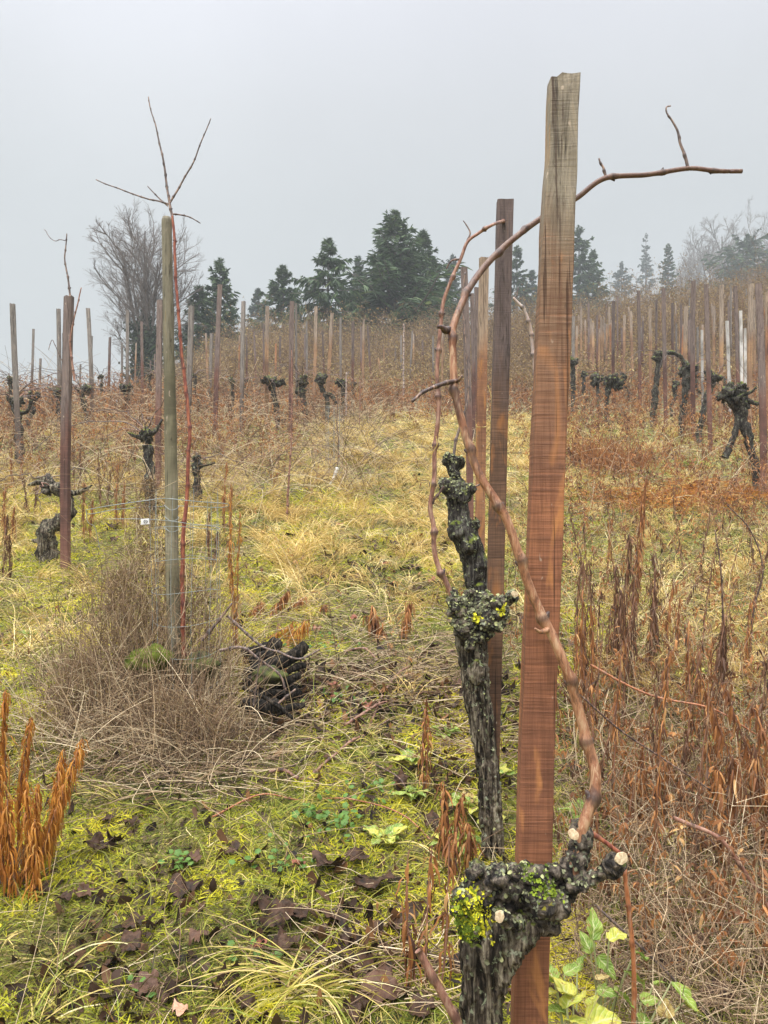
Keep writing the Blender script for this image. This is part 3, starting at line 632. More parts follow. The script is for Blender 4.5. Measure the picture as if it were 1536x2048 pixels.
_, V, N = bark_part('head', M['bark_head'], v1, [([pr(1100, 1790, d, 40), pr(1150, 1768, d - .01, 32), pr(1195, 1752, d - .03, 28), pr(1225, 1735, d - .045, 31), pr(1241, 1721, d - .055, 29)], 24),
      ([pr(1120, 1790, d, 44), pr(1145, 1750, d, 46), pr(1158, 1700, d, 42), pr(1165, 1650, d, 36)], 20), ([pr(1040, 1840, d - .03, 26), pr(1020, 1846, d - .06, 24), pr(1002, 1836, d - .085, 21)], 12),
      ([pr(990, 1755, d - .03, 22), pr(1003, 1757, d - .06, 22)], 8), ([pr(950, 1745, d - .02, 18), pr(940, 1750, d - .04, 17)], 8), ([pr(955, 1850, d - .03, 14), pr(952, 1865, d - .06, 14)], 8)],
      blobs, .0028, .006, (46, 46, 40), lump=.011, lumpf=38, seed=8)
flakes('lichen', M['lichen'], v1, V, N, 300, .0034, upw=.05, seed=5)
flakes('moss', M['moss_tuft'], v1, V, N, 150, .0030, upw=-.1, box=(px(1078, 1770, d - .03), (.022, .04, .018)), seed=6, curl=1.2)
flakes('yellow_lichen', M['lichen_yellow'], v1, V, N, 330, .0028, upw=1.2, box=(px(942, 1822, d - .04), (.017, .05, .026)), seed=7, curl=1.3)
flakes('yellow_lichen', M['lichen_yellow'], v1, V, N, 300, .0026, upw=1.2, box=(px(978, 1868, d - .05), (.013, .05, .017)), seed=8, curl=1.3)
flakes('green_lichen', M['moss_tuft'], v1, V, N, 260, .0044, upw=1.2, box=(px(925, 1850, d - .02), (.02, .05, .045)), seed=9, curl=.9)
arm = cane(v1, [(1120, 1790, d), (1150, 1745, d), (1166, 1650, d), (1186, 1570, 1.32), (1180, 1500, 1.33), (1158, 1420, 1.335), (1126, 1335, 1.335), (1097, 1258, 1.34), (1042, 1135, 1.345), (1008, 1030, 1.35), (946, 912, 1.36), (914, 800, 1.37),
      (906, 700, 1.38), (904, 655, 1.39), (935, 580, 1.42), (985, 516, 1.45), (1030, 475, 1.47), (1082, 437, 1.49), (1150, 396, 1.50), (1213, 353, 1.50), (1300, 348, 1.50), (1378, 338, 1.50), (1432, 341, 1.50), (1484, 342, 1.50)],
      d, .0102, .0042, M['cane'], spacing=.099, seed=3, n=330, nodeamp=.32)
arm['label'] = 'long smooth reddish cane looping up and behind the stake'
cane(v1, [(1097, 1258, 1.335), (1083, 1262, 1.32), (1072, 1256, 1.31)], d, .0055, .002, M['cane'], name='side_shoot', n=14, stub=False, nodeamp=0)
cane(v1, [(914, 760, 1.37), (893, 765, 1.36), (868, 774, 1.35), (845, 786, 1.34), (825, 803, 1.33)], d, .0042, .0026, M['cane_dark'], name='side_shoot', spacing=.03, nodeamp=.25, n=40)
cane(v1, [(904, 655, 1.39), (893, 660, 1.38), (885, 653, 1.37), (878, 652, 1.365)], d, .0048, .0036, M['cane_dark'], name='side_shoot', n=16, stub=False, spacing=.015)
cane(v1, [(1378, 338, 1.50), (1371, 310, 1.50), (1361, 285, 1.50), (1356, 262, 1.5), (1344, 240, 1.5), (1334, 225, 1.5), (1334, 214, 1.5), (1342, 212, 1.5)], d, .0033, .0014, M['grey_twig'], name='tendril', spacing=.045, nodeamp=.3, n=50, stub=False)
cane(v1, [(1213, 353, 1.50), (1208, 335, 1.5), (1202, 327, 1.5), (1199, 316, 1.5)], d, .0028, .0016, M['grey_twig'], name='tendril', spacing=.02, nodeamp=.4, n=18, stub=False)
cane(v1, [(915, 762, 1.37), (922, 756, 1.36), (926, 750, 1.355)], d, .004, .002, M['cane_dark'], name='side_shoot', n=10, stub=False)
disc_part('cut_face', v1, px(1244, 1717, d - .066), (.35, -1, .25), .0100, M['cut'], seed=1)
disc_part('cut_face', v1, px(1147, 1669, d - .030), (-.2, -1, .3), .0085, M['cut'], seed=3)
disc_part('cut_face', v1, px(999, 1834, d - .101), (-.2, -1, .15), .0080, M['cut'], seed=5)
# ---- second vine
d = 2.42
b = px(985, 1700, d); v2 = tag(empty('grape_vine', [b[0], d, gz(b[0], d)]), 'slender shaggy vine with lichen covered head and pinkish cane, before the flat topped stake', 'vine', 'old vines on the slope')
_, V, N = bark_part('trunk', M['bark'], v2, [([pr(992, 1790, d, 48), pr(987, 1700, d, 42), pr(980, 1600, d, 44), pr(974, 1520, d, 40), pr(960, 1430, d, 50), pr(948, 1340, d, 54), pr(942, 1270, d, 64), pr(948, 1220, d, 74)], 50)],
      [(px(957, 1345, d - .05), np.array([.035, .02, .04]))], .0031, .011, (75, 75, 7), lump=.007, lumpf=20, seed=13)
flakes('lichen', M['lichen'], v2, V, N, 110, .0045, upw=.9, seed=12)
hb = [(945, 1225, 38), (920, 1215, 24), (975, 1225, 36), (990, 1240, 26), (930, 1250, 28), (960, 1255, 32), (910, 1205, 17), (1000, 1215, 20), (940, 1195, 18), (970, 1200, 18), (955, 1275, 22)]
blobs = [(px(x, y, d + rb.uniform(-.05, .01)), r / F * d * .9 * np.ones(3)) for x, y, r in hb]
for k in range(40):
    x, y, r = hb[rb.integers(len(hb))]; blobs.append((px(x + rb.uniform(-1, 1) * r * .8, y + rb.uniform(-1, 1) * r * .7, d - .05 + rb.uniform(-.03, .02)), np.full(3, rb.uniform(5, 10) / F * d)))
_, V, N = bark_part('head', M['bark_head'], v2, [([pr(985, 1220, d, 28), pr(1008, 1203, d - .03, 26), pr(1028, 1190, d - .07, 25)], 14), ([pr(925, 1215, d, 22), pr(912, 1195, d, 20), pr(903, 1180, d, 14)], 10), ([pr(920, 1215, d - .03, 20), pr(908, 1212, d - .07, 20)], 8)],
      blobs, .0040, .006, (34, 34, 30), lump=.014, lumpf=26, seed=18)
flakes('lichen', M['lichen'], v2, V, N, 560, .0052, upw=1., seed=15)
flakes('yellow_lichen', M['lichen_yellow'], v2, V, N, 60, .005, upw=1.2, box=(px(953, 1239, d - .08), (.011, .06, .009)), seed=16, curl=1.2)
flakes('yellow_lichen', M['lichen_yellow'], v2, V, N, 40, .005, upw=1.2, box=(px(1003, 1221, d - .08), (.008, .06, .011)), seed=17, curl=1.2)
cane(v2, [(908, 1200), (893, 1165), (880, 1140), (868, 1100), (866, 1050), (861, 1015), (870, 950), (871, 895), (877, 820), (873, 755), (878, 690), (885, 610), (903, 560), (921, 518), (935, 482), (958, 466), (992, 448), (1015, 440, 2.66)], d, .0085, .004, M['cane_pink'], spacing=.15, nodeamp=.7, seed=9, n=260)
cane(v2, [(935, 480), (941, 466), (935, 452), (927, 441)], d, .003, .0016, M['grey_twig'], name='tendril', n=20, stub=False, nodeamp=.1)
cane(v2, [(921, 518), (908, 519), (900, 525), (893, 538)], d, .0038, .0018, M['cane_dark'], name='side_shoot', n=20, stub=False)
cane(v2, [(861, 1015), (868, 1000), (880, 985), (888, 972)], d, .0045, .003, M['cane_dark'], name='side_shoot', n=20, spacing=.03)
disc_part('cut_face', v2, px(1030, 1188, d - .088), (.4, -1, .15), .0100, M['cut'], seed=2)
# ---- third vine, and the raffia strip beside the pink cane
d = 3.15
b = px(985, 1500, d); v3 = tag(empty('grape_vine', [b[0], d, gz(b[0], d)]), 'dark mossy vine with black knobs between the pinkish cane and the orange brown stake', 'vine', 'old vines on the slope')
_, V, N = bark_part('trunk', M['bark_dark'], v3, [([pr(985, 1560, d, 54), pr(975, 1400, d, 50), pr(968, 1250, d, 50), pr(957, 1180, d, 50), pr(948, 1120, d, 50), pr(930, 1070, d, 50), pr(917, 1030, d, 42), pr(912, 985, d, 40)], 60)],
      [(px(918, 1062, d - .03), np.full(3, .045)), (px(940, 1090, d - .04), np.full(3, .04)), (px(960, 1130, d - .03), np.full(3, .035))], .006, .010, (45, 45, 7), lump=.009, lumpf=18, seed=23)
flakes('lichen', M['lichen'], v3, V, N, 200, .005, upw=.9, seed=22)
_, V, N = bark_part('head', M['bark_dark'], v3, [([pr(915, 985, d, 34), pr(935, 980, d - .02, 24), pr(950, 973, d - .04, 18)], 12), ([pr(912, 970, d, 24), pr(908, 940, d, 26), pr(907, 918, d, 30)], 14), ([pr(905, 985, d, 22), pr(888, 965, d, 20)], 8), ([pr(940, 1055, d, 20), pr(958, 1045, d - .03, 17)], 8)],
      [(px(908 + dx, 922 + dy, d), np.full(3, .03)) for dx, dy in ((-8, -4), (8, 4), (0, 10))] + [(px(905 + dx, 980 + dy, d - .02), np.full(3, .034)) for dx, dy in ((-14, -8), (6, 10), (14, -2), (-2, 0), (20, 12))], .006, .008, (26, 26, 22), lump=.014, lumpf=22, seed=28)
flakes('lichen', M['lichen'], v3, V, N, 200, .005, upw=.6, seed=25)
cane(v3, [(908, 915), (913, 880), (925, 840), (938, 790), (932, 700), (925, 600), (930, 545)], d, .006, .003, M['grey_twig'], spacing=.12, nodeamp=.5, n=90)
cane(v3, [(950, 973), (962, 968), (975, 968)], d, .004, .002, M['cane_dark'], name='side_shoot', n=12, stub=False)
mb = MB(); P = smooth_path(pxs([(872, 872), (874, 890), (865, 905), (860, 930), (862, 960), (858, 990)], 2.38), 30); mb.ribbons(P[None], .004, side=np.array([[1, .5, 0.]]))
tag(mb.build('raffia_strip', M['leaf_pale'], origin=P[0]), 'pale raffia strip hanging from the pinkish cane of the second vine', 'tie')
mb = MB()
for o_, D_ in ((0, 4.80),):
    P = smooth_path(pxs([(976, 770), (983, 800), (978, 848), (955, 854), (953, 848)], D_), 40); mb.tubes(P[None], .0028, 5)
tag(mb.build('raffia_tie', M['leaf_pale'], origin=P[0]), 'pale raffia tie looped round the orange brown stake', 'tie')

# ---- vines further off
def far_vine(label, pts, D, head, ncane=5, mat='bark_dark', arms=(), seed=0, cl=(.5, 1.3), group='old vines on the slope', legs=(), canemat=None, up=.6):
    r = np.random.default_rng(seed + 100); P = smooth_path([pr(*(p if len(p) == 4 else (p[0], p[1], D, p[2]))) for p in pts], 34)
    base = [P[0, 0], P[0, 1], gz(P[0, 0], P[0, 1])]; v = tag(empty('grape_vine', base), label, 'vine', group); P[0, 2] = min(P[0, 2], base[2] - .08)
    mb = MB()
    def gn(Q, n):
        K, sd = len(Q), 14; nn = MB().tubes(Q[None, :, :3], Q[None, :, 3], sd, rnd=np.array([.5]), cap=True); V = nn.V[0]; C = np.repeat(Q[:, :3], sd, 0); dirn = V - C
        f = .86 * (1 + .9 * fbm(V * np.array([22, 22, 12.]), 3, seed) + .30 * ridge(V, (50, 50, 9), 2, seed + 3) - .1); mb.add(C + dirn * f[:, None], nn.Q[0], nn.T[0] if nn.T else None)
    gn(P, 34)
    for lg in legs: gn(smooth_path([pr(p[0], p[1], D, p[2]) for p in lg], 24), 24)
    for am in arms: gn(smooth_path([pr(p[0], p[1], D, p[2]) for p in am], 20), 20)
    mb.build('trunk', M[mat], v)
    hb = MB()
    for (x, y, rr) in head:
        for k in range(5):
            c = px(x + r.normal() * rr * .5, y + r.normal() * rr * .4, D + r.normal() * rr / F * D * .4); V, Q = uvsphere(c, rr / F * D * r.uniform(.45, .85, 3), 16, 12)
            N = V - c; N /= np.linalg.norm(N, axis=1, keepdims=True) + 1e-9; hb.add(V + N * (fbm(V * 30, 3, seed + k) * rr / F * D * 1.1)[:, None], Q)
    if head: hb.build('head', M['bark_dark'] if mat == 'bark_dark' else M['bark_head'], v)
    hx, hy = head[0][:2] if head else pts[-1][:2]; H = px(hx, hy, D)
    for k in range(ncane):
        L = r.uniform(*cl); az = r.uniform(0, 2 * math.pi); e = r.uniform(.1, 1.2) * up + .2; dr = r.uniform(.8, 2.4); n = 14; t = np.linspace(0, 1, n); th = e - dr * t
        dv = np.stack([np.cos(az + .8 * r.normal() * t) * np.cos(th), np.sin(az + .5 * t) * np.cos(th), np.sin(th)], -1) * L / n; Pc = H + np.cumsum(dv, 0) + r.normal(0, .012, (n, 3)); Pc[0] = H
        g = ground(Pc[:, 0], Pc[:, 1]); Pc[:, 2] = np.maximum(Pc[:, 2], g + .06)
        MB().tubes(Pc[None], np.linspace(.0055, .0022, n)[None], 4).build('cane', canemat or M[('cane_dark', 'grey_twig', 'cane_pink')[k % 3]], v)
    return v

far_vine('twisted bare vine with two level arms crossing behind the purplish brown stake', [(105, 1145, 30), (92, 1100, 38), (96, 1060, 36), (128, 1035, 30), (136, 1010, 26), (128, 985, 24), (105, 973, 26)], 6.1, [(105, 975, 14)], 3,
         mat='bark', arms=[[(105, 975, 20), (85, 965, 14), (66, 968, 8), (55, 970, 4)], [(128, 985, 16), (150, 986, 10), (172, 978, 8), (185, 970, 4)], [(92, 1085, 22), (75, 1082, 14), (64, 1080, 6)], [(105, 973, 12), (90, 960, 9), (75, 955, 6)]], seed=1, cl=(.4, .8))
far_vine('leaning dark vine against the split grey stake in the fog', [(44, 945, 18), (38, 900, 17), (38, 850, 15), (30, 815, 14)], 9.4, [(30, 800, 10)], 9, arms=[[(38, 825, 12), (55, 822, 8), (63, 800, 6)], [(30, 815, 10), (18, 800, 7), (14, 785, 4)]], seed=2, cl=(.6, 1.4))
far_vine('spreading vine behind the purplish brown stake, head level with its middle', [(122, 885, 13), (119, 840, 12), (118, 800, 13)], 12.5, [(118, 785, 10)], 8, arms=[[(118, 790, 9), (105, 780, 6), (95, 775, 3)], [(118, 790, 9), (135, 782, 5)]], seed=3)
far_vine('forked vine beside the grey leaning stake in the fog', [(180, 865, 12), (172, 820, 12), (164, 790, 13)], 12.7, [(164, 779, 10)], 8, arms=[[(164, 785, 9), (150, 775, 6)], [(164, 785, 9), (182, 772, 6)]], seed=4)
far_vine('narrow vine directly below the bare ivy tree', [(257, 870, 10), (256, 820, 9), (252, 785, 12)], 13.6, [(253, 775, 9)], 8, arms=[[(253, 780, 8), (240, 772, 5)]], seed=5)
far_vine('vine with a rough dark crown of twigs, close behind the grey round post', [(302, 990, 24), (299, 940, 20), (294, 890, 20)], 7.4, [(292, 868, 15)], 7, arms=[[(292, 875, 14), (270, 872, 8), (255, 865, 5)], [(295, 870, 12), (312, 860, 8), (325, 838, 5)]], seed=6, cl=(.5, 1.1), up=.9)
far_vine('small black vine just past the red barked sapling', [(395, 985, 18), (393, 950, 15), (392, 925, 14)], 7.8, [(392, 925, 10)], 5, arms=[[(395, 935, 10), (412, 930, 6), (430, 925, 5)]], seed=7, cl=(.4, .9))
far_vine('vine with a green mossy cap, beside a tan stake', [(556, 850, 9), (552, 810, 11), (545, 780, 13)], 12.8, [(545, 764, 12)], 7, arms=[[(545, 768, 8), (560, 768, 4)]], seed=8)
far_vine('tall mossy vine shaped like a knotted torch, beside the dark red stake', [(612, 830, 10), (606, 800, 13), (600, 775, 14), (606, 758, 11)], 13, [(605, 760, 10), (601, 780, 9)], 8, seed=9, up=1.0)
far_vine('forked mossy vine leaning to the tan leaning stake', [(655, 800, 9), (645, 780, 10), (640, 765, 11)], 13.5, [(641, 758, 11)], 5, arms=[[(650, 790, 8), (662, 790, 9), (674, 808, 7)]], seed=10)
far_vine('squat mossy vine stump tucked behind the forked one', [(686, 802, 8), (686, 780, 9), (685, 768, 9)], 14.5, [(685, 766, 8)], 5, seed=11)
far_vine('upright vine with thick black trunk, touching a dark stake', [(1307, 825, 12), (1311, 780, 12), (1316, 740, 13), (1318, 715, 14)], 12.9, [(1318, 712, 9)], 4, arms=[[(1318, 712, 10), (1340, 705, 8), (1358, 712, 6)]], seed=12)
far_vine('second mossy trunk, swollen at the top, beside the tall dark pair', [(1362, 850, 13), (1369, 800, 13), (1373, 760, 18), (1372, 735, 18)], 11.5, [(1372, 735, 11)], 4, arms=[[(1370, 735, 8), (1360, 712, 8), (1352, 708, 4)]], seed=13)
far_vine('slanting vine crossing behind the second of the tall dark pair', [(1399, 868, 12), (1407, 820, 12), (1418, 780, 13), (1428, 760, 16)], 10.9, [(1428, 756, 11)], 4, arms=[[(1420, 760, 7), (1408, 742, 5)]], seed=14)
far_vine('old two legged vine with mossy head, before the thick reddish stake', [(1515, 952, 15), (1502, 900, 17), (1492, 860, 20), (1480, 820, 26), (1475, 800, 28)], 8.4, [(1474, 790, 18), (1488, 800, 14), (1468, 778, 12)], 4, legs=[[(1449, 915, 18), (1460, 890, 13), (1474, 850, 13), (1480, 820, 16)]],
         arms=[[(1490, 800, 10), (1508, 806, 8), (1520, 808, 5)], [(1480, 790, 10), (1500, 785, 6), (1512, 775, 5)]], seed=15, cl=(.3, .7))
far_vine('low mossy vine arching over like a green fist among dry weeds', [(1213, 800, 8), (1218, 775, 12), (1225, 765, 13), (1236, 780, 11)], 13.5, [(1222, 762, 12), (1234, 770, 9)], 3, seed=16, cl=(.3, .8))
far_vine('tiny mossy stump behind the green fist vine', [(1196, 770, 7), (1196, 758, 9)], 15.5, [(1196, 756, 9)], 3, seed=17, cl=(.3, .6))
far_vine('dark vine just clear of the tall sawn stake', [(1146, 790, 10), (1146, 740, 9), (1142, 725, 9)], 15, [(1142, 722, 10)], 4, seed=18)
for k, (xp, D) in enumerate([(1345, 15), (1452, 14), (1490, 13), (1536, 12.5), (395, 15), (465, 14.5), (20, 14), (205, 16), (340, 15), (705, 17), (500, 16.5), (60, 12), (300, 17), (1170, 16), (1255, 18), (1400, 17)]):
    X = (xp - 768) / F * D; g0 = gz(X, D); yb = 1024 - (g0 - CZ) * F / D; hh = rng.uniform(.55, .8) * F / D; w = rng.uniform(.055, .08) * F / D; sx = rng.normal() * 5
    LB = ['dark vine stub joining the two mossy trunks before the stake pair', 'thin dark vine at the foot of the crooked whitewashed stake', 'dark vine below the pair of close whitewashed stakes', 'dark vine trunk at the outer edge beyond the thick reddish stake',
          'tangled vine between the broad grey stake and the tall reddish one', 'small slim vine beneath the first dark conifer', 'tangled vine at the outer edge of the slope in the fog', 'wispy vine in the gap before the bare ivy tree', 'tangled vine seen just past the grey round post', 'far vine at the foot of the broad conifer',
          'small vine behind the straight grey stake', 'low tangled vine between the split grey stake and the brown one', 'far vine below the ivy tree trunk', 'far vine in the thin crowd next to the tall sawn stake', 'far vine at the foot of the reddish stake standing alone', 'far vine behind the tall dark pair']
    far_vine(LB[k], [(xp, yb, w), (xp - sx * .6, yb - hh * .3, w * .8), (xp + sx, yb - hh * .6, w * 1.0), (xp + sx * .6, yb - hh, w)], D, [(xp + sx * 1.5, yb - hh, w * .8)], 7 if xp < 700 else 3, seed=40 + k, cl=(.6, 1.5) if xp < 700 else (.3, .8))

# canes tied to the purplish brown stake
t = tag(empty('dry_cane', px(138, 650, 5.8)), 'dry crooked canes with a curled tendril above the purplish brown stake', 'cane')
cane(t, [(150, 760), (141, 690), (148, 640), (163, 575)], 5.78, .009, .004, M['cane_pink'], name='shoot', spacing=.12, n=60)
cane(t, [(141, 592), (137, 560), (130, 520), (132, 495), (134, 468)], 5.8, .0075, .004, M['grey_twig'], name='shoot', spacing=.1, n=50)
cane(t, [(131, 481), (120, 479), (112, 482), (103, 478), (96, 470), (92, 462), (88, 459)], 5.8, .003, .0022, M['grey_twig'], name='tendril', n=40, stub=False)
cane(t, [(124, 720), (110, 690), (104, 680), (97, 700)], 5.82, .003, .002, M['cane_dark'], name='tendril', n=30, stub=False)
t = tag(empty('dry_cane', px(1050, 600, 2.9)), 'pale hooked cane end poking out beside the dark flat topped stake', 'cane')
cane(t, [(1072, 800), (1070, 740), (1066, 690), (1062, 655), (1050, 622), (1040, 610), (1026, 597)], 2.9, .007, .0055, M['cane_pale'], name='shoot', spacing=.07, n=70)
cane(t, [(1026, 597), (1034, 590), (1037, 575)], 2.9, .003, .002, M['grey_twig'], name='tendril', n=14, stub=False)

# ================================================================== round grey post, red sapling, wire guard
D3 = 3.4
cl = smooth_path([pr(352, 1480, D3, 30), pr(350, 1380, D3, 28), pr(346, 1200, D3, 27), pr(343, 1000, D3, 25), pr(340, 800, D3, 24), pr(337, 640, D3, 22), pr(334, 470, D3, 21), pr(333.5, 438, D3, 20), pr(333.5, 434, D3, 16)], 150)
g0 = gz(cl[0, 0], D3); nn = MB().tubes(cl[None, :, :3], cl[None, :, 3], 24, rnd=np.array([.5]), cap=True); V = nn.V[0]; C = np.repeat(cl[:, :3], 24, 0); dirn = V - C
V = C + dirn * (1 + .10 * fbm(V * np.array([20, 20, 3.]), 3, 4) - .10 * sstep(.1, .3, fbm(V * np.array([16, 16, 2.2]), 3, 9)))[:, None]
tag(MB().add(V, nn.Q[0], nn.T[0]).build('wooden_post', M['round_post'], origin=(cl[0, 0], D3, g0), smooth=True), 'tall grey green round post with rounded top, in the middle of the brown twiggy heap', 'post')
Ds = 3.36
sp_ = tag(empty('young_tree', [px(368, 1400, Ds)[0], Ds, gz(px(368, 1400, Ds)[0], Ds)]), 'bare young sapling with red bark and thin grey branches, leaning on the round post', 'sapling')
cane(sp_, [(372, 1410), (366, 1250), (365, 1090), (372, 1020), (377, 930), (377, 830), (370, 760), (362, 700), (358, 640), (353, 560), (347, 470), (344, 430)], Ds, .0105, .0055, M['red_bark'], name='trunk', spacing=.13, nodeamp=.28, n=240, seed=5)
cane(sp_, [(344, 432), (339, 405), (334, 375), (328, 330), (318, 285), (311, 250), (302, 220), (297, 193)], Ds, .0058, .0022, M['grey_twig'], name='branch', spacing=.05, nodeamp=.3, n=90, seed=6)
cane(sp_, [(340, 405), (355, 380), (372, 350), (388, 322), (400, 290), (412, 262), (422, 237)], Ds, .0045, .002, M['grey_twig'], name='branch', spacing=.05, nodeamp=.3, n=80, seed=7)
cane(sp_, [(338, 408), (318, 402), (296, 398), (265, 388), (238, 377), (212, 368), (192, 359)], Ds, .0038, .0022, M['grey_twig'], name='branch', spacing=.045, nodeamp=.3, n=80, seed=8)
cane(sp_, [(336, 412), (320, 398), (308, 386), (295, 372)], Ds, .0035, .002, M['grey_twig'], name='branch', spacing=.05, n=30, seed=9)
cane(sp_, [(344, 428), (360, 430), (378, 434), (390, 440), (401, 447)], Ds, .0035, .002, M['cane_dark'], name='branch', spacing=.03, nodeamp=.4, n=40, seed=10)
# wire guard
gc = px(372, 1200, Ds)[0:2]; gzb = gz(gc[0] - .02, Ds); wg = tag(empty('wire_guard', [gc[0] - .01, Ds, gzb]), 'narrow wire mesh tube around the foot of the red barked sapling', 'wire guard')
mb = MB(); a = np.linspace(0, 2 * math.pi, 25); cx = px(372, 1200, Ds)[0]
rw = np.random.default_rng(8)
for k, zt in enumerate(np.arange(.12, .92, .135)):
    R_ = .145 + rw.normal() * .006; P = np.stack([cx + R_ * np.cos(a), Ds + R_ * np.sin(a), gzb + zt + .008 * np.sin(a * 2 + k)], -1); mb.tubes(P[None], .0011, 5)
for k in range(11):
    q = k / 11 * 2 * math.pi; P = np.stack([cx + .145 * np.cos(q) + .006 * np.sin(np.linspace(0, 5, 14) + k), Ds + .145 * np.sin(q) + 0 * np.linspace(0, 1, 14), np.linspace(gzb, gzb + .93 + .03 * (k % 2), 14)], -1); mb.tubes(P[None], .0010, 5)
mb.build('mesh', M['wire'], wg)
mb = MB(); P = smooth_path(pxs([(172, 1020, 3.3), (215, 1012, 3.2), (300, 1000, 3.15), (330, 997, 3.2), (395, 1003, 3.25), (455, 1008, 3.4), (440, 1015, 3.6), (350, 1012, 3.75), (240, 1018, 3.6), (180, 1028, 3.4), (172, 1020, 3.3)], 3.4), 90); mb.tubes(P[None], .0017, 5)
P = smooth_path(pxs([(172, 1020, 3.3), (176, 1045, 3.3), (190, 1055, 3.32), (200, 1100, 3.35)], 3.4), 20); mb.tubes(P[None], .0014, 5)
P = smooth_path(pxs([(215, 1038, 3.28), (280, 1038, 3.26), (340, 1042, 3.3), (400, 1050, 3.3), (440, 1050, 3.35)], 3.4), 40); mb.tubes(P[None], .0013, 5)
for q in range(3):
    P = smooth_path(pxs([(328, 1010 + q * 22, 3.37), (342, 1020 + q * 22, 3.33), (357, 1014 + q * 22, 3.38), (345, 1006 + q * 20, 3.43), (330, 1020 + q * 20, 3.37)], 3.4), 30); mb.tubes(P[None], .0014, 5)
tag(mb.build('wire_loop', M['wire'], origin=px(172, 1020, 3.3)), 'loose galvanised wire loop round the top of the heap, tied to the round post', 'wire')
tg = tag(empty('plant_tag', px(290, 1043, 3.24)), 'small white square tag with a dark ring printed on it, hung on the wire', 'tag')
c = px(290, 1043, 3.24); w = .018
V = np.array([[x, y, z] for y in (-.0006, .0006) for x, z in ((-w, -w * .75), (w, -w * .6), (w * .95, w * .75), (-w * .95, w * .6))]) + c
MB().add(V, [[0, 1, 2, 3], [7, 6, 5, 4], [0, 4, 5, 1], [1, 5, 6, 2], [2, 6, 7, 3], [3, 7, 4, 0]]).build('card', M['plastic_white'], tg, smooth=False)
a8 = np.linspace(0, 2 * math.pi, 21); P = np.stack([c[0] + .002 + .0065 * np.cos(a8), c[1] - .0012 + 0 * a8, c[2] - .001 + .0065 * np.sin(a8)], -1); mb = MB(); mb.tubes(P[None], .0011, 4); mb.tubes(np.array([[c + [-.001, -.0013, -.004], c + [.004, -.0013, .003]]]), .0009, 4); mb.tubes(np.array([[c + [.011, -.0013, -.004], c + [.012, -.0013, .005]]]), .0008, 4)
mb.build('printed_mark', M['print'], tg)

# guard with a small planted whip and white sleeve further up the path
gp = on_ground(668, 962); wg = tag(empty('wire_guard', gp), 'low wire cage with a planted whip on the straw coloured grass, beside the white sleeve', 'wire guard')
mb = MB(); dd = gp[1]; wr = 16 / F * dd
for k in range(8):
    q = k / 8 * 2 * math.pi; P = np.array([[gp[0] + wr * math.cos(q) + .04 * 0, gp[1] + wr * math.sin(q), gp[2] + z] for z in (0, .45, .85)]); mb.tubes(P[None], .0016, 4)
for z in np.arange(.1, .86, .15): P = np.stack([gp[0] + wr * np.cos(a), gp[1] + wr * np.sin(a), gp[2] + z + 0 * a], -1); mb.tubes(P[None], .0011, 4)
mb.build('mesh', M['wire'], wg); cane(wg, [(668, 960), (676, 925), (677, 880), (674, 850), (676, 790)], dd, .008, .004, M['cane_dark'], name='whip', n=40)
mb = MB(); P = smooth_path(pxs([(661, 968), (668, 955), (675, 935)], dd - .12), 10); mb.tubes(P[None], np.linspace(.016, .02, 10)[None], 8, cap=True)
tag(mb.build('plant_sleeve', M['plastic_white'], origin=P[0]), 'bent white plastic sleeve leaning in the low wire cage', 'sleeve')

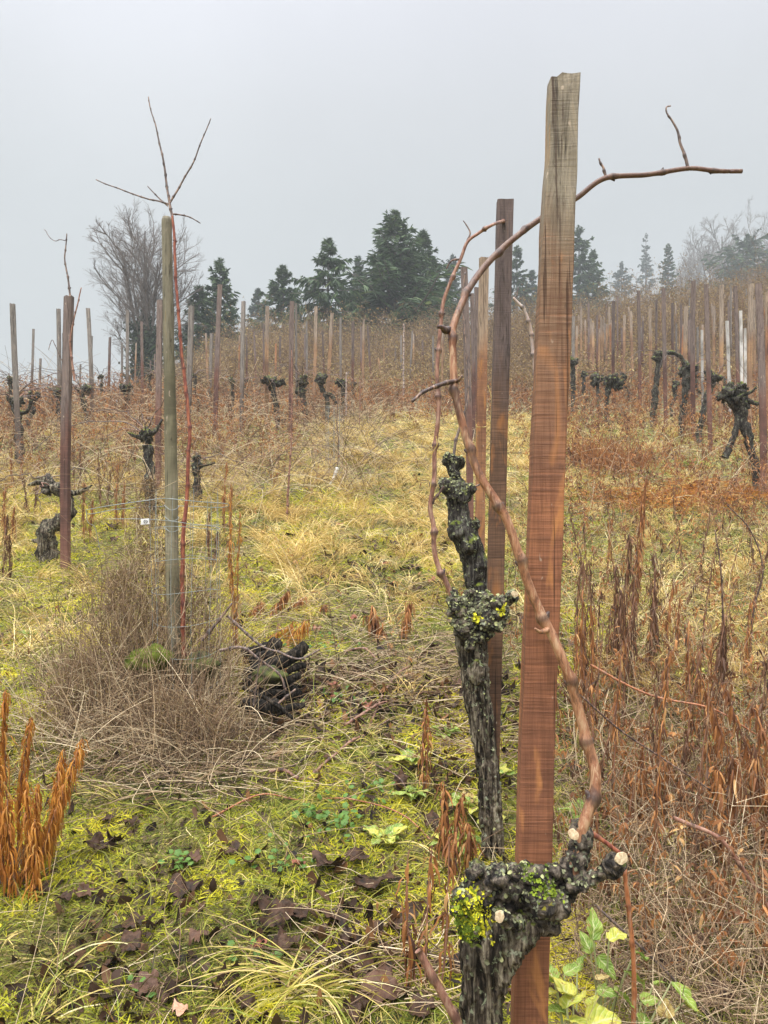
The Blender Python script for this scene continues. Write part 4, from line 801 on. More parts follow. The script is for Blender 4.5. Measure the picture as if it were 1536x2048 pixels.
# slim stakes and whips standing in the grass
for (pts, D, r0, r1, mt, lb) in [
    ([(575, 1075), (575, 1000), (582, 900), (584, 800), (583, 700)], 7.2, .011, .004, 'cane_pink', 'thin bare whip standing alone in the straw coloured grass'),
    ([(807, 790), (807, 720), (808, 647)], 15, .016, .012, 'cane_pale', 'pale slender stick in the thicket below the broad conifer'),
    ([(692, 830), (692, 790), (693, 745)], 12, .011, .010, 'cane_pale', 'thin straight stick beyond the wire cage'),
    ([(719, 850), (720, 800), (720, 757)], 12, .009, .007, 'cane_pink', 'thin pinkish stick beside the pale leaning stake'),
    ([(1440, 1380), (1445, 1260), (1442, 1140), (1430, 1060)], 3.6, .006, .003, 'cane_dark', 'tall dark dead stalk standing in the pale grass of the slope'),
    ([(1500, 1360), (1505, 1230), (1525, 1140), (1500, 1060), (1455, 1010)], 3.9, .006, .003, 'cane_dark', 'bent brown dead stalk with a knee near its middle'),
    ([(1262, 2140), (1268, 1960), (1262, 1850), (1248, 1740)], 1.55, .0052, .0045, 'orange_bark', 'smooth upright orange brown stalk beside the yellow green leaves'),
    ([(1140, 1640), (1190, 1668), (1245, 1708)], 1.33, .0042, .0036, 'red_bark', 'thin dark red stem lying across the cut arm of the nearest vine'),
    ([(836, 1900), (880, 1980), (935, 2090), (960, 2150)], 1.42, .0075, .0085, 'cane_pink', 'thick pinkish brown pruned cane leaning on the base of the nearest vine'),
    ([(1090, 1960), (1130, 2000), (1180, 2060)], 1.55, .004, .004, 'cane_dark', 'black thin twig among the big yellow green leaves'),
    ([(1160, 1390), (1240, 1460), (1330, 1520), (1420, 1580)], 2.1, .0028, .002, 'cane_dark', 'long thin dark stem crossing the brown weeds'),
    ([(1345, 1634), (1370, 1645), (1440, 1678), (1500, 1760), (1560, 1850)], 1.95, .0055, .005, 'cane_pink', 'grey pink pruned cane lying across the dry weeds'),
    ([(1190, 1810), (1330, 1940), (1460, 2080)], 1.7, .0028, .0025, 'grey_twig', 'long straight pale stem slanting over the brown undergrowth'),
    ([(1180, 1330), (1300, 1390), (1430, 1420), (1560, 1500)], 2.6, .004, .0025, 'orange_bark', 'arching thin orange stem above the rust coloured leaves')]:
    P = pxs(pts, D); o = cane(None, pts, D, r0, r1, M[mt], name='dead_stalk' if 'stalk' in lb else 'thin_stick' if 'sti' in lb else 'bare_whip' if 'whip' in lb else 'loose_cane', spacing=.09, nodeamp=.3, seed=int(pts[0][0]))
    tag(o, lb, 'stem')

# ================================================================== pile of black wood
def log(label, pts, D, mat='burnt', name='charred_log', amp=.3):
    P = smooth_path([pr(p[0], p[1], p[3] if len(p) > 3 else D, p[2]) for p in pts], 40); sd = 22; nn = MB().tubes(P[None, :, :3], P[None, :, 3], sd, rnd=np.array([.5]), cap=True); V = nn.V[0]; C = np.repeat(P[:, :3], sd, 0)
    V = C + (V - C) * (1 + amp * fbm(V * 22, 4, int(pts[0][0])) + .2 * ridge(V, (50, 50, 50), 2, 5))[:, None]
    tag(MB().add(V, nn.Q[0], nn.T[0]).build(name, M[mat], origin=P[0, :3]), label, 'log')
log('black rotten log curving up at its end, on top of the wood pile', [(488, 1345, 14), (520, 1338, 22), (560, 1326, 25), (595, 1306, 24), (612, 1288, 18)], 3.40)
log('short black log with sawn end, lowest in the wood pile', [(480, 1404, 18), (505, 1412, 24), (535, 1414, 27), (558, 1411, 25)], 3.12)
log('dark log half buried at the back of the wood pile', [(484, 1306, 16), (520, 1300, 20), (552, 1280, 14)], 3.6)
log('black stump lump in the hollow of the wood pile', [(560, 1380, 24), (585, 1395, 40), (590, 1425, 40)], 3.4, amp=.9, name='charred_stump')
log('black jagged stump under the mossy stone', [(500, 1385, 24), (522, 1396, 34), (530, 1435, 36)], 3.3, amp=.9, name='charred_stump')
for lb, a, b_, w0, D_ in (('thin black branch end poking up beside the curved log', (548, 1312), (553, 1278), 14, 3.45), ('crumbling black piece right under the curved log', (490, 1366), (560, 1356), 20, 3.32), ('black broken piece between the curved log and the lowest log', (540, 1385), (600, 1350), 17, 3.36), ('small charred piece at the open end of the pile', (575, 1345), (612, 1330), 13, 3.4),
        ('flat black shard in the hollow of the pile', (545, 1432), (610, 1410), 14, 3.2), ('dark crooked stick across the front of the pile', (485, 1375), (590, 1440), 8, 3.08), ('black piece of bark lying behind the lowest log', (500, 1398), (572, 1385), 12, 3.25), ('black knotty lump closing the back of the pile', (500, 1325), (545, 1310), 22, 3.5)):
    m_ = ((a[0] + b_[0]) / 2 + 4, (a[1] + b_[1]) / 2 - 5); log(lb, [(*a, w0 * .8), (*m_, w0), (*b_, w0 * .7)], D_, amp=.7, name='charred_branch')
for lb, (x, y, D, r, sx), mt in (('round stone with green moss in the wood pile', (535, 1352, 3.3, .052, 1.4), 'stone'), ('flat bright green mossy stone under the round post', (300, 1322, 3.25, .075, 1.3), 'moss'), ('mossy stone half hidden by dry stalks behind the sapling', (400, 1330, 3.3, .06, 1.2), 'stone')):
    c = px(x, y, D); V, Q = uvsphere(c, (r * sx, r, r * .75), 30, 22); N = (V - c) / r; V = V + N * (fbm(V * 20, 4, 3) * r * .8)[:, None]; o = MB().add(V, Q).build('mossy_stone', M[mt], origin=c); tag(o, lb, 'stone', 'stones by the wood pile')
TW = [('pale stiff twig slanting over the black wood pile', [(440, 1300), (485, 1295), (520, 1320), (560, 1350), (573, 1382)], 3.2, .0065), ('long twig crossing the top of the black wood pile', [(455, 1230), (520, 1290), (560, 1305), (600, 1318), (640, 1300)], 3.3, .006),
      ('forked twig stuck in the end of the lowest black log', [(556, 1408), (575, 1392), (592, 1378)], 3.1, .006), ('thin upright dry stem in front of the wood pile', [(508, 1410), (514, 1360), (521, 1305)], 3.05, .0032), ('dark bare twig leaning out of the twiggy heap', [(405, 1280), (435, 1245), (465, 1207)], 3.3, .008)]
for lb, pts, D, r0 in TW: tag(cane(None, pts, D, r0, r0 * .6, M['grey_twig'], name='twig', spacing=.08), lb, 'twig')
GT = [('curved pinkish pruning with blunt end on the moss', [(540, 1556), (570, 1562), (610, 1560), (660, 1530), (700, 1505), (735, 1462), (765, 1400), (800, 1360), (850, 1322), (925, 1300)], .006, 'cane_pink'),
      ('thin dark pruning crossing the curved pinkish one', [(585, 1490), (650, 1496), (695, 1506), (750, 1540), (800, 1580), (815, 1596)], .004, 'cane_dark'),
      ('short dark pruning next to the tuft of yellow grass', [(582, 1545), (640, 1520), (690, 1500), (735, 1478), (790, 1450)], .0042, 'cane_dark'), ('brown pruning lying above the leaf clump', [(690, 1460), (760, 1425), (800, 1405), (860, 1390)], .006, 'cane_pink'),
      ('thin brown pruning over rust coloured litter', [(690, 1310), (730, 1312), (762, 1325), (800, 1330)], .006, 'cane_pink'), ('arching rusty stem low over the bright moss', [(425, 1648), (520, 1612), (600, 1604), (700, 1612), (800, 1650), (870, 1690)], .0032, 'orange_bark')]
for lb, pts, r0, mt in GT:
    P = np.array([on_ground(*p) + [0, 0, .018 + .02 * math.sin(k * 2.1)] for k, p in enumerate(pts)]); tag(cane(None, P, 0, r0, r0 * .6, M[mt], name='pruned_twig', world=True, spacing=.08), lb, 'twig')

# ================================================================== trees
def tree_root(x, y, D, H): X = (x - 768) / F * D; g = gz(X, D); return np.array([X, D, g - .1])

def conifer(label, x, ytop, D, wpx, seed, mat='needles', ragged=.25, droop=.5, dens=1.0, shape=.85, lean=0., twin=False):
    r = np.random.default_rng(seed); X = (x - 768) / F * D; g = gz(X, D); H = CZ + (1024 - ytop) / F * D - g; Rm = wpx / 2 / F * D * 1.5
    root = tag(empty('conifer', (X, D, g)), label, 'conifer', 'conifers along the ridge')
    tops = [(0., H, 1.)] + ([(Rm * .45, H * .93, .8)] if twin else [])
    tk, fo = MB(), MB()
    for ox, HH, fs in tops:
        P = smooth_path([[X + ox * .2, D, g - .2], [X + ox + lean * HH * .5, D, g + HH * .5], [X + ox + lean * HH, D, g + HH * .99]], 14); tk.tubes(P[None], np.linspace(.022 * HH, .008, 14)[None], 7, rnd=np.array([.3]))
        nb = int(190 * dens * fs); t = np.sort(r.uniform(.06, 1, nb)) ** .92; lay = HH / .6; t = np.clip((np.round(t * lay) + r.normal(0, .3, nb)) / lay, .05, .985); t[-9:] = np.linspace(.93, .99, 9); az = np.arange(nb) * 2.399 + r.normal(0, .4, nb)
        L = Rm * fs * (1.02 - t) ** (shape + .1) * r.uniform(1 - ragged * 1.6, 1 + ragged, nb) * (.55 + .45 * sstep(.02, .22, t)) + .12
        L = L * (1 + .25 * np.sin(az * 2 + seed)); L = np.where(t > .9, np.minimum(L, .12 + (1 - t) * HH * .35), L)
        e0 = .15 + .75 * t - droop * (1 - t) * .6 + r.normal(0, .10, nb); K = 8; s = np.linspace(0, 1, K)
        th = e0[:, None] - droop * np.sin(s * 2.2)[None] * .8 + .45 * s[None] ** 2 * r.uniform(.3, 1.3, (nb, 1)); th = np.minimum(th, .30 + .75 * sstep(.75, .98, t)[:, None])
        L = L * np.where(r.random(nb) < .25, 1.28, 1.0); st = (L / (K - 1))[:, None]; dx = np.cos(th) * np.cos(az)[:, None] * st; dy = np.cos(th) * np.sin(az)[:, None] * st; dz = np.sin(th) * st
        Pb = np.stack([np.cumsum(dx, 1), np.cumsum(dy, 1), np.cumsum(dz, 1)], -1); Pb[:, 0] = 0
        z0 = g + t * HH; Pb[..., 0] += (X + ox * np.clip(t * 1.2, 0, 1) + lean * t * HH)[:, None]; Pb[..., 1] += D; Pb[..., 2] += z0[:, None]
        tk.tubes(Pb, (L * .012 + .006)[:, None] * np.linspace(1, .3, K)[None], 3, rnd=r.uniform(0, .5, nb))
        # side twigs with drooping needle sprays
        m = 15; u = r.uniform(.12, 1, (nb, m)); idx = np.clip((u * (K - 1)).astype(int), 0, K - 2); fr = u * (K - 1) - idx; bi = np.arange(nb)[:, None]
        A = Pb[bi, idx] * (1 - fr[..., None]) + Pb[bi, idx + 1] * fr[..., None]; T = Pb[bi, idx + 1] - Pb[bi, idx]; T /= np.linalg.norm(T, axis=-1, keepdims=True) + 1e-9
        sd = np.cross(T, [0, 0, 1.]); sgn = np.where(r.random((nb, m)) < .5, -1, 1)[..., None]
        dv = T * r.uniform(.3, 1.0, (nb, m, 1)) + sd * sgn * r.uniform(.3, 1.0, (nb, m, 1)); dv[..., 2] -= r.uniform(.0, .55, (nb, m)) * (droop + .3); dv /= np.linalg.norm(dv, axis=-1, keepdims=True)
        tl = (L[:, None] * (.14 + .30 * (1 - u)) + .08) * r.uniform(.6, 1.2, (nb, m)); k4 = np.linspace(0, 1, 4)
        Pt = A[:, :, None] + dv[:, :, None] * (tl[..., None] * k4)[..., None]; Pt[..., 2] -= (.35 * droop + .12) * tl[..., None] * k4 ** 2; Pt = Pt.reshape(-1, 4, 3)
        rb_ = np.clip(.35 + .3 * np.repeat(t, m) * 0 + r.normal(0, .2, nb * m) + .22 * (u.reshape(-1) - .5), 0, 1)
        for q in range(3):
            off = r.normal(0, .02, (len(Pt), 1, 3)) * k4[None, :, None] * 4; w = (1 - .6 * (np.repeat(t, m) > .93))[:, None] * np.array([.03, .085, .07, .010])[None] * r.uniform(.6, 1.3, (len(Pt), 1)) * min(2.6, max(.7, D / 50))
            fo.ribbons(Pt + off, w, rnd=rb_)
    tk.build('trunk', M['tree_bark'], root); fo.build('crown', M[mat], root); return root

def grow(P, R, nch, ang, lr, r, t0=.25, K=6, grav=0., wig=.12, upb=0., rmin=.004):
    """children branches sprouting along every parent in P (N,K,3)"""
    N, K0, _ = P.shape; bi = np.repeat(np.arange(N), nch); u = r.uniform(t0, 1, N * nch); i = np.clip((u * (K0 - 1)).astype(int), 0, K0 - 2); f = u * (K0 - 1) - i
    A = P[bi, i] * (1 - f[:, None]) + P[bi, i + 1] * f[:, None]; T = P[bi, i + 1] - P[bi, i]; T /= np.linalg.norm(T, axis=1, keepdims=True)
    Lp = np.linalg.norm(np.diff(P, axis=1), axis=2).sum(1)[bi]; L = Lp * lr * r.uniform(.55, 1.2, len(bi)) * (1.15 - .5 * u)
    q = np.cross(T, r.normal(size=T.shape)); q /= np.linalg.norm(q, axis=1, keepdims=True); a = ang * r.uniform(.6, 1.3, len(bi)); d = T * np.cos(a)[:, None] + q * np.sin(a)[:, None]
    C = np.zeros((len(bi), K, 3)); C[:, 0] = A; step = (L / (K - 1))[:, None]
    for k in range(1, K):
        d = d + r.normal(0, wig, d.shape); d[:, 2] += upb - grav; d /= np.linalg.norm(d, axis=1, keepdims=True); C[:, k] = C[:, k - 1] + d * step
    Rc = np.clip(R[bi] * .48 * r.uniform(.7, 1.1, len(bi)), rmin, 1); return C, Rc

def bare_tree(label, x, ytop, D, wpx, seed, nlev=5, spread=.75, ivy=0, multi=4, fine=1.0, crownbase=.12, name='bare_tree'):
    r = np.random.default_rng(seed); X = (x - 768) / F * D; g = gz(X, D); H = CZ + (1024 - ytop) / F * D - g; Wd = wpx / 2 / F * D
    root = tag(empty(name, (X, D, g)), label, 'tree'); mb = MB(); K = 9
    P = np.zeros((multi, K, 3)); s = np.linspace(0, 1, K)
    for k in range(multi):
        az = k * 2.4 + r.normal() * .3; rd = (Wd * .42 * (k > 0)) * r.uniform(.6, 1.1); P[k, :, 0] = X + rd * math.cos(az) * s ** 1.3; P[k, :, 1] = D + rd * math.sin(az) * s ** 1.3; P[k, :, 2] = g - .2 + s * H * (.86 if k == 0 else r.uniform(.6, .8)); P[k, :, :2] += np.cumsum(r.normal(0, .01 * H / 5, (K, 2)), 0)
    R0 = np.full(multi, H * .010); mb.tubes(P, R0[:, None] * np.linspace(1.2, .3, K)[None], 8, rnd=np.full(multi, .3)); main = P
    tw = MB(); Rr = R0 * .8; lv = P
    for l, (nc, an, lr, up) in enumerate([(12, spread, .50, .05), (8, .65, .55, .04), (7, .6, .52, .03), (5, .55, .6, .02)][:nlev]):
        lv, Rr = grow(lv, Rr, nc, an, lr, r, t0=.2 if l else .22, K=6, upb=up, wig=.10, rmin=.00013 * D if D > 80 else .000085 * D)
        # keep the outline of the crown
        rel = (lv[:, -1] - [X, D, g + H * .52]) / [Wd, Wd, H * .5]; ok = np.linalg.norm(rel, axis=1) < 1.06 + .08 * np.sin(np.arctan2(rel[:, 2], rel[:, 0]) * 7 + seed); lv, Rr = lv[ok], Rr[ok]
        (mb if l < 2 else tw).tubes(lv, Rr[:, None] * np.linspace(1, .45, 6)[None], 5 if l < 2 else 3, rnd=r.uniform(.2, 1, len(lv)))
    mb.build('trunk', M['tree_bark'], root); tw.build('crown', M['tree_bark'], root)
    if ivy:
        iv = MB(); n = ivy; k = r.integers(0, multi, n); u = r.beta(1.1, 1.8, n) * .55; i = np.clip((u * (K - 1)).astype(int), 0, K - 2); f = (u * (K - 1) - i)[:, None]; C = main[k, i] * (1 - f) + main[k, i + 1] * f
        dd = r.normal(size=(n, 3)); dd /= np.linalg.norm(dd, axis=1, keepdims=True); C = C + dd * (np.abs(r.normal(0, 1, n)) * (.62 * (1 - u) + .12) * (.7 + .5 * vnoise(C * 1.1)))[:, None]
        e = r.normal(size=(n, 3)); e /= np.linalg.norm(e, axis=1, keepdims=True); e2 = e * .11; e2[:, 2] -= .05; Pl = np.stack([C, C + e2 * .5, C + e2], 1); iv.ribbons(Pl, np.array([.05, .17, .02]), rnd=np.clip(r.normal(.45, .25, n), 0, 1)); iv.build('ivy', M['ivy'], root)
    return root

bare_tree('wide bare deciduous tree with dark ivy climbing its stems, at the edge of the slope', 292, 398, 42, 250, 3, ivy=26000, multi=6, spread=.7)
conifer('dark conifer next to the ivy tree, half behind a tall reddish stake', 440, 520, 46, 96, 11, ragged=.35)
conifer('low dark evergreen merging into the ivy tree', 398, 575, 44, 90, 12, ragged=.4, mat='needles')
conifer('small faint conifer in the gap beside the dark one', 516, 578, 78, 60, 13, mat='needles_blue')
conifer('dark rounded conifer standing beside the ragged narrow one', 566, 532, 50, 86, 14, ragged=.3)
conifer('narrow ragged dark conifer with dense hanging branches', 656, 478, 44, 104, 15, ragged=.35, droop=.9, shape=.6)
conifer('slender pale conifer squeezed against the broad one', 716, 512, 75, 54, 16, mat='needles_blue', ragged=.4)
conifer('largest broad conifer with two tips, in the middle of the ridge', 790, 422, 46, 216, 17, ragged=.22, droop=.4, dens=1.9, shape=.95)
conifer('second tip growing out of the side of the broad conifer', 846, 462, 50, 120, 18, ragged=.3, dens=1.3)
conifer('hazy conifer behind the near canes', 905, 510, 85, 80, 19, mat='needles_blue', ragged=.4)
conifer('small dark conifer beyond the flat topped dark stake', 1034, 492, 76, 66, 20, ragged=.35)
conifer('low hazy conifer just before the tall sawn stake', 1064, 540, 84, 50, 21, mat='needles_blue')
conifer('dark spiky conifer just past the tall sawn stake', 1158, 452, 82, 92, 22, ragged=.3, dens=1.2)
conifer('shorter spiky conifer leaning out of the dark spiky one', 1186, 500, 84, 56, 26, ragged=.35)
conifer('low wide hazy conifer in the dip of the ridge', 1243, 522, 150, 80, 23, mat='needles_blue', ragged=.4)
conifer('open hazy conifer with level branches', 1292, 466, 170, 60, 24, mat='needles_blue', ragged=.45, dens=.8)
conifer('very slim dark cypress like tree before the bare hazy trees', 1336, 488, 125, 30, 25, ragged=.15, shape=.4, droop=.1)
conifer('broad dull green evergreen before the bare hazy trees', 1496, 468, 110, 140, 27, ragged=.35, dens=1.2, shape=.5)
bare_tree('pale bare tree with a domed crown, fading in the haze', 1440, 428, 150, 190, 31, multi=5, spread=.8)
bare_tree('large bare tree reaching highest at the hazy end of the ridge', 1560, 368, 140, 190, 32, multi=5, spread=.8)
bare_tree('small bare tree fading in the haze behind the slim dark tree', 1372, 488, 160, 90, 33, multi=4, nlev=3)

# ================================================================== vegetation nobody could count
R_ = np.random.default_rng(21)
def scatter(n, y0, y1, p=1.0, wide=.56, x0=None, pad=.5):
    """points spread so that their density falls off with distance"""
    u = R_.random(n); q = 1 - p
    y = np.exp(np.log(y0) + u * np.log(y1 / y0)) if abs(q) < 1e-6 else (y0 ** q + u * (y1 ** q - y0 ** q)) ** (1 / q)
    x = R_.uniform(-1, 1, n) * (wide * y + pad); return x, y
def arcs(x, y, L, az, e0, droop, K, z0=0.0, wob=.0, z=None):
    n = len(x); s = np.linspace(0, 1, K); th = e0[:, None] - droop[:, None] * s[None]; a = az[:, None] + wob * R_.normal(size=(n, 1)) * s[None]
    st = (L / (K - 1))[:, None]; P = np.zeros((n, K, 3)); P[:, :, 0] = np.cumsum(np.cos(th) * np.cos(a) * st, 1); P[:, :, 1] = np.cumsum(np.cos(th) * np.sin(a) * st, 1); P[:, :, 2] = np.cumsum(np.sin(th) * st, 1)
    P -= P[:, :1]; P[..., 0] += x[:, None]; P[..., 1] += y[:, None]; zr = ground(x, y) if z is None else z; P[..., 2] += zr[:, None] + z0
    if z is None: P[..., 2] = np.maximum(P[..., 2], np.stack([ground(P[:, k, 0], P[:, k, 1]) for k in range(K)], 1) + .004)
    return P
def U(a, b, n): return R_.uniform(a, b, n)
def upx(x, y): return 768 + F * x / y
def stuff(mb, name, mat, label, cat):
    o = mb.build(name, mat); return tag(o, label, cat, kind='stuff')

def strawy(x, y):        # how much of the yellow tufted grass grows here
    u = upx(x, y); band = np.maximum(sstep(4.6, 6.6, y + .8 * n2(x, y, 1.2, 35)) * (.55 + .45 * sstep(7, 9, y)), .6 * sstep(2.8, 3.6, y) * sstep(1150, 1220, u)) * (1 - sstep(13, 17, y)); side = 1 - .5 * sstep(1000, 1180, u)
    return np.clip(band * side * (.62 + 1.2 * n2(x, y, .9, 31)), 0, 1)
def weedy(x, y):         # reddish dead weeds
    u = upx(x, y); a = sstep(1020, 1150, u) * sstep(4.5, 8, y) * (.75 + .5 * n2(x, y, 1.1, 33)); b = (1 - sstep(520, 700, u)) * sstep(8, 9.5, y); c = sstep(12.5, 14.5, y)
    return np.clip(np.maximum.reduce([a, b * (.7 + .6 * n2(x, y, 1.3, 34)), c]), 0, 1)
def mossy(x, y): return np.clip(.5 + 1.3 * n2(x, y, .42, 41) - .15 * sstep(4.5, 8, y) - .7 * sstep(.15, .5, x) * sstep(1150, 1280, upx(x, y)), 0, 1)

# moss and fine short grass near by
x, y = scatter(270000, 1.45, 8.5, 1.1); mo = mossy(x, y); k = R_.random(len(x)) < .12 + .9 * mo; x, y, mo = x[k], y[k], mo[k]; n = len(x)
L = U(.010, .034, n) * (.7 + .25 * y); mb = MB()
mb.ribbons(arcs(x, y, L, U(0, 6.28, n), U(.5, 1.5, n), U(.2, 1.5, n), 3, wob=.5), (np.array([1, .9, .2])[None] * (U(.0018, .0038, n) * (.6 + .22 * y))[:, None]), rnd=np.clip(.10 + .9 * mo * (1 + .7 * n2(x, y, .16, 44)) + .25 * n2(x, y, .7, 45) + R_.normal(0, .12, n), 0, 1))
x, y = scatter(60000, 1.5, 3.6, 1.0); mo = np.clip(n2(x, y, .28, 81) * 1.6 - .25, 0, 1) * (upx(x, y) < 1050); k = R_.random(len(x)) < mo * 1.5; x, y, mo = x[k], y[k], mo[k]; n = len(x)
mb.ribbons(arcs(x, y, U(.012, .030, n), U(0, 6.28, n), U(.8, 1.5, n), U(.2, 1.2, n), 3, z0=mo[:, None] * .02 * R_.random((n, 1)), wob=.5), np.array([1, .9, .2])[None] * U(.003, .006, n)[:, None], rnd=np.clip(.62 + .35 * mo + R_.normal(0, .12, n), 0, 1))
stuff(mb, 'moss', M['moss_blades'], 'bright green and yellow moss between the dead leaves', 'moss')
# half dead fine grass over everything near
x, y = scatter(130000, 1.45, 15, 1.0); mo = mossy(x, y); k = R_.random(len(x)) < 1 - .75 * mo * (y < 4.2); x, y = x[k], y[k]; n = len(x); st = strawy(x, y); L = U(.03, .12, n) * (.7 + .1 * y); mb = MB()
mb.ribbons(arcs(x, y, L, U(0, 6.28, n), U(.1, 1.4, n), U(.3, 2.4, n), 4, wob=.9), np.array([.8, 1, .8, .2])[None] * (U(.0014, .0032, n) * (.7 + .16 * y))[:, None], rnd=np.clip(.44 + .5 * n2(x, y, .6, 46) + .10 * st + R_.normal(0, .26, n) - .12 * (1 - st) * (y < 6), 0, 1))
stuff(mb, 'grass', M['straw_green'], 'thin half dead grass in green and straw tones', 'grass')
# straw tufts
cx, cyy = scatter(5200, 3.4, 17, .8); k = R_.random(len(cx)) < strawy(cx, cyy) * 1.1 + .04; cx, cyy = cx[k], cyy[k]; m = 30; ci = np.repeat(np.arange(len(cx)), m); n = len(ci)
x = cx[ci] + R_.normal(0, .038, n); y = cyy[ci] + R_.normal(0, .038, n); cd = U(-.5, 5, len(cx))[ci]; mb = MB(); hh = (U(.55, 1.3, len(cx)))[ci]
mb.ribbons(arcs(x, y, U(.12, .30, n) * hh, cd + R_.normal(0, 1.0, n), U(1.1, 1.57, n), U(.8, 2.5, n), 6, wob=.5), np.array([.8, 1, .9, .7, .5, .15])[None] * (U(.0022, .0042, n) * (.7 + .11 * y))[:, None], rnd=np.clip((R_.normal(.48, .2, len(cx)) + .35 * n2(cx, cyy, .8, 47))[ci] + R_.normal(0, .16, n), 0, 1))
stuff(mb, 'straw_grass', M['straw'], 'tufted straw coloured dead grass in the middle of the slope', 'grass')
# greener grass tufts
cx, cyy = scatter(900, 1.7, 12, .9); k = R_.random(len(cx)) < (.75 - .4 * sstep(1150, 1250, upx(cx, cyy)) * (cyy < 4)) * (1 - .7 * mossy(cx, cyy) * (cyy < 4)); cx, cyy = cx[k], cyy[k]; m = 16; ci = np.repeat(np.arange(len(cx)), m); n = len(ci)
x = cx[ci] + R_.normal(0, .02, n); y = cyy[ci] + R_.normal(0, .02, n); mb = MB()
mb.ribbons(arcs(x, y, U(.07, .26, n), U(0, 6.28, len(cx))[ci] + R_.normal(0, .9, n), U(.3, 1.3, n), U(.8, 2.6, n), 6, wob=.6), np.array([.8, 1, .9, .7, .45, .1])[None] * (U(.0014, .0030, n) * (.7 + .1 * y))[:, None], rnd=np.clip(R_.normal(.38, .2, len(cx))[ci] + R_.normal(0, .1, n), 0, 1))
# the arching tuft beside the nearest vine, and long blades low in front
for (ux, uy, nb, az0, sp, Lm) in ((625, 1985, 50, 3.3, .35, .34), (640, 1990, 40, -.5, .5, .24), (560, 2000, 30, .2, .7, .26), (650, 1500, 50, -1.2, 1.0, .22), (740, 1480, 24, -1.4, .9, .16), (230, 1600, 30, 3.0, .9, .2), (110, 1960, 34, 1.0, 1.2, .26), (60, 2060, 26, .9, .9, .24), (900, 1750, 30, 3.4, 1.0, .22), (640, 1590, 26, -2, 1.3, .14), (1000, 1470, 20, 1, 2, .25)):
    p = on_ground(ux, uy); n = nb; x = p[0] + R_.normal(0, .016, n); y = p[1] + R_.normal(0, .016, n)
    mb.ribbons(arcs(x, y, U(.6, 1.25, n) * Lm, az0 + R_.normal(0, sp, n), U(.35, 1.15, n), U(1.0, 2.0, n), 9, wob=.3), np.array([.7, 1, 1, .9, .8, .7, .5, .3, .06])[None] * U(.0022, .0042, n)[:, None], rnd=np.clip(R_.normal(.58, .26, n), 0, 1))
stuff(mb, 'grass_tufts', M['straw_green'], 'arching tufts of long yellow green grass blades', 'grass')
# dark litter of old leaves pressed into the grass
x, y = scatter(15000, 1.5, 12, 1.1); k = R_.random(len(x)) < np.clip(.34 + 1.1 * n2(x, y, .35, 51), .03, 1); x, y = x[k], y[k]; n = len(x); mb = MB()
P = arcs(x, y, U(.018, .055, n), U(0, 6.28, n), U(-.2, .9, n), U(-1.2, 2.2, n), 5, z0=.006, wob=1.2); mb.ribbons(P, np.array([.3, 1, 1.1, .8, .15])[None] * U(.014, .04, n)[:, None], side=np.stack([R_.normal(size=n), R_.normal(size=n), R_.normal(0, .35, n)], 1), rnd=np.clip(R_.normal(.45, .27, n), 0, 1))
for (ux, uy, nn_, sx_, sy_) in ((560, 1400, 520, .14, .16), (690, 1400, 500, .22, .2), (820, 1380, 420, .2, .22), (720, 1150, 400, .3, .25), (900, 1560, 160, .1, .1), (1000, 1400, 240, .2, .2), (760, 1900, 200, .12, .1)):  # first cluster: dense dark litter standing in for shade in the wood pile hollow
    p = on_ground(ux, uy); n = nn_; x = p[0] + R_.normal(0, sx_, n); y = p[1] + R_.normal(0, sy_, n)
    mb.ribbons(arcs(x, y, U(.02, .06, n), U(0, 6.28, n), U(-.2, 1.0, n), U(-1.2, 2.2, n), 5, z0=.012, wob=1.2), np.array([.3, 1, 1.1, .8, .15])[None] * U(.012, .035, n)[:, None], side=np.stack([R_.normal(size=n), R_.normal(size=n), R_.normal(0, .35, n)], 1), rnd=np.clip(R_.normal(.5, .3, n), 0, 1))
stuff(mb, 'leaf_litter', M['litter'], 'small dark curled leaf litter pressed into the moss, packed denser as shade in the wood pile hollow', 'leaf litter')
# loose dry stems
x, y = scatter(9500, 1.5, 12, 1.0); u = upx(x, y); k = R_.random(len(x)) < .30 - .22 * (y < 3) + .7 * sstep(1080, 1200, u) + .3 * (n2(x, y, .8, 55) > .1); x, y = x[k], y[k]; n = len(x); mb = MB()
mb.tubes(arcs(x, y, U(.10, .42, n), U(0, 6.28, n), np.abs(R_.normal(.2, .4, n)), U(-.3, 1.3, n), 6, z0=.01, wob=.7), (U(.0006, .0015, n) * (.8 + .12 * y))[:, None] * np.linspace(1, .5, 6)[None], 3)
for (ux, uy, nn_, sx_, sy_) in ((760, 1330, 500, .32, .3), (850, 1370, 300, .22, .2), (650, 1230, 300, .4, .3), (560, 1450, 160, .15, .1), (250, 1560, 260, .3, .12), (420, 1540, 260, .25, .1), (950, 1500, 160, .14, .15), (800, 1950, 160, .16, .1), (120, 1180, 300, .6, .4), (1000, 1250, 200, .3, .3)):
    p = on_ground(ux, uy); n = nn_; x = p[0] + R_.normal(0, sx_, n); y = p[1] + R_.normal(0, sy_, n); mb.tubes(arcs(x, y, U(.08, .36, n), U(-.9, .9, n) + np.where(R_.random(n) < .5, 0, 3.14), np.abs(R_.normal(.1, .25, n)), U(-.3, .8, n), 6, z0=.015, wob=.8), U(.0009, .0022, n)[:, None] * np.linspace(1, .5, 6)[None], 3)
stuff(mb, 'dry_stems', M['twig_mix'], 'loose dry stems and thin twigs lying over the grass', 'stems')

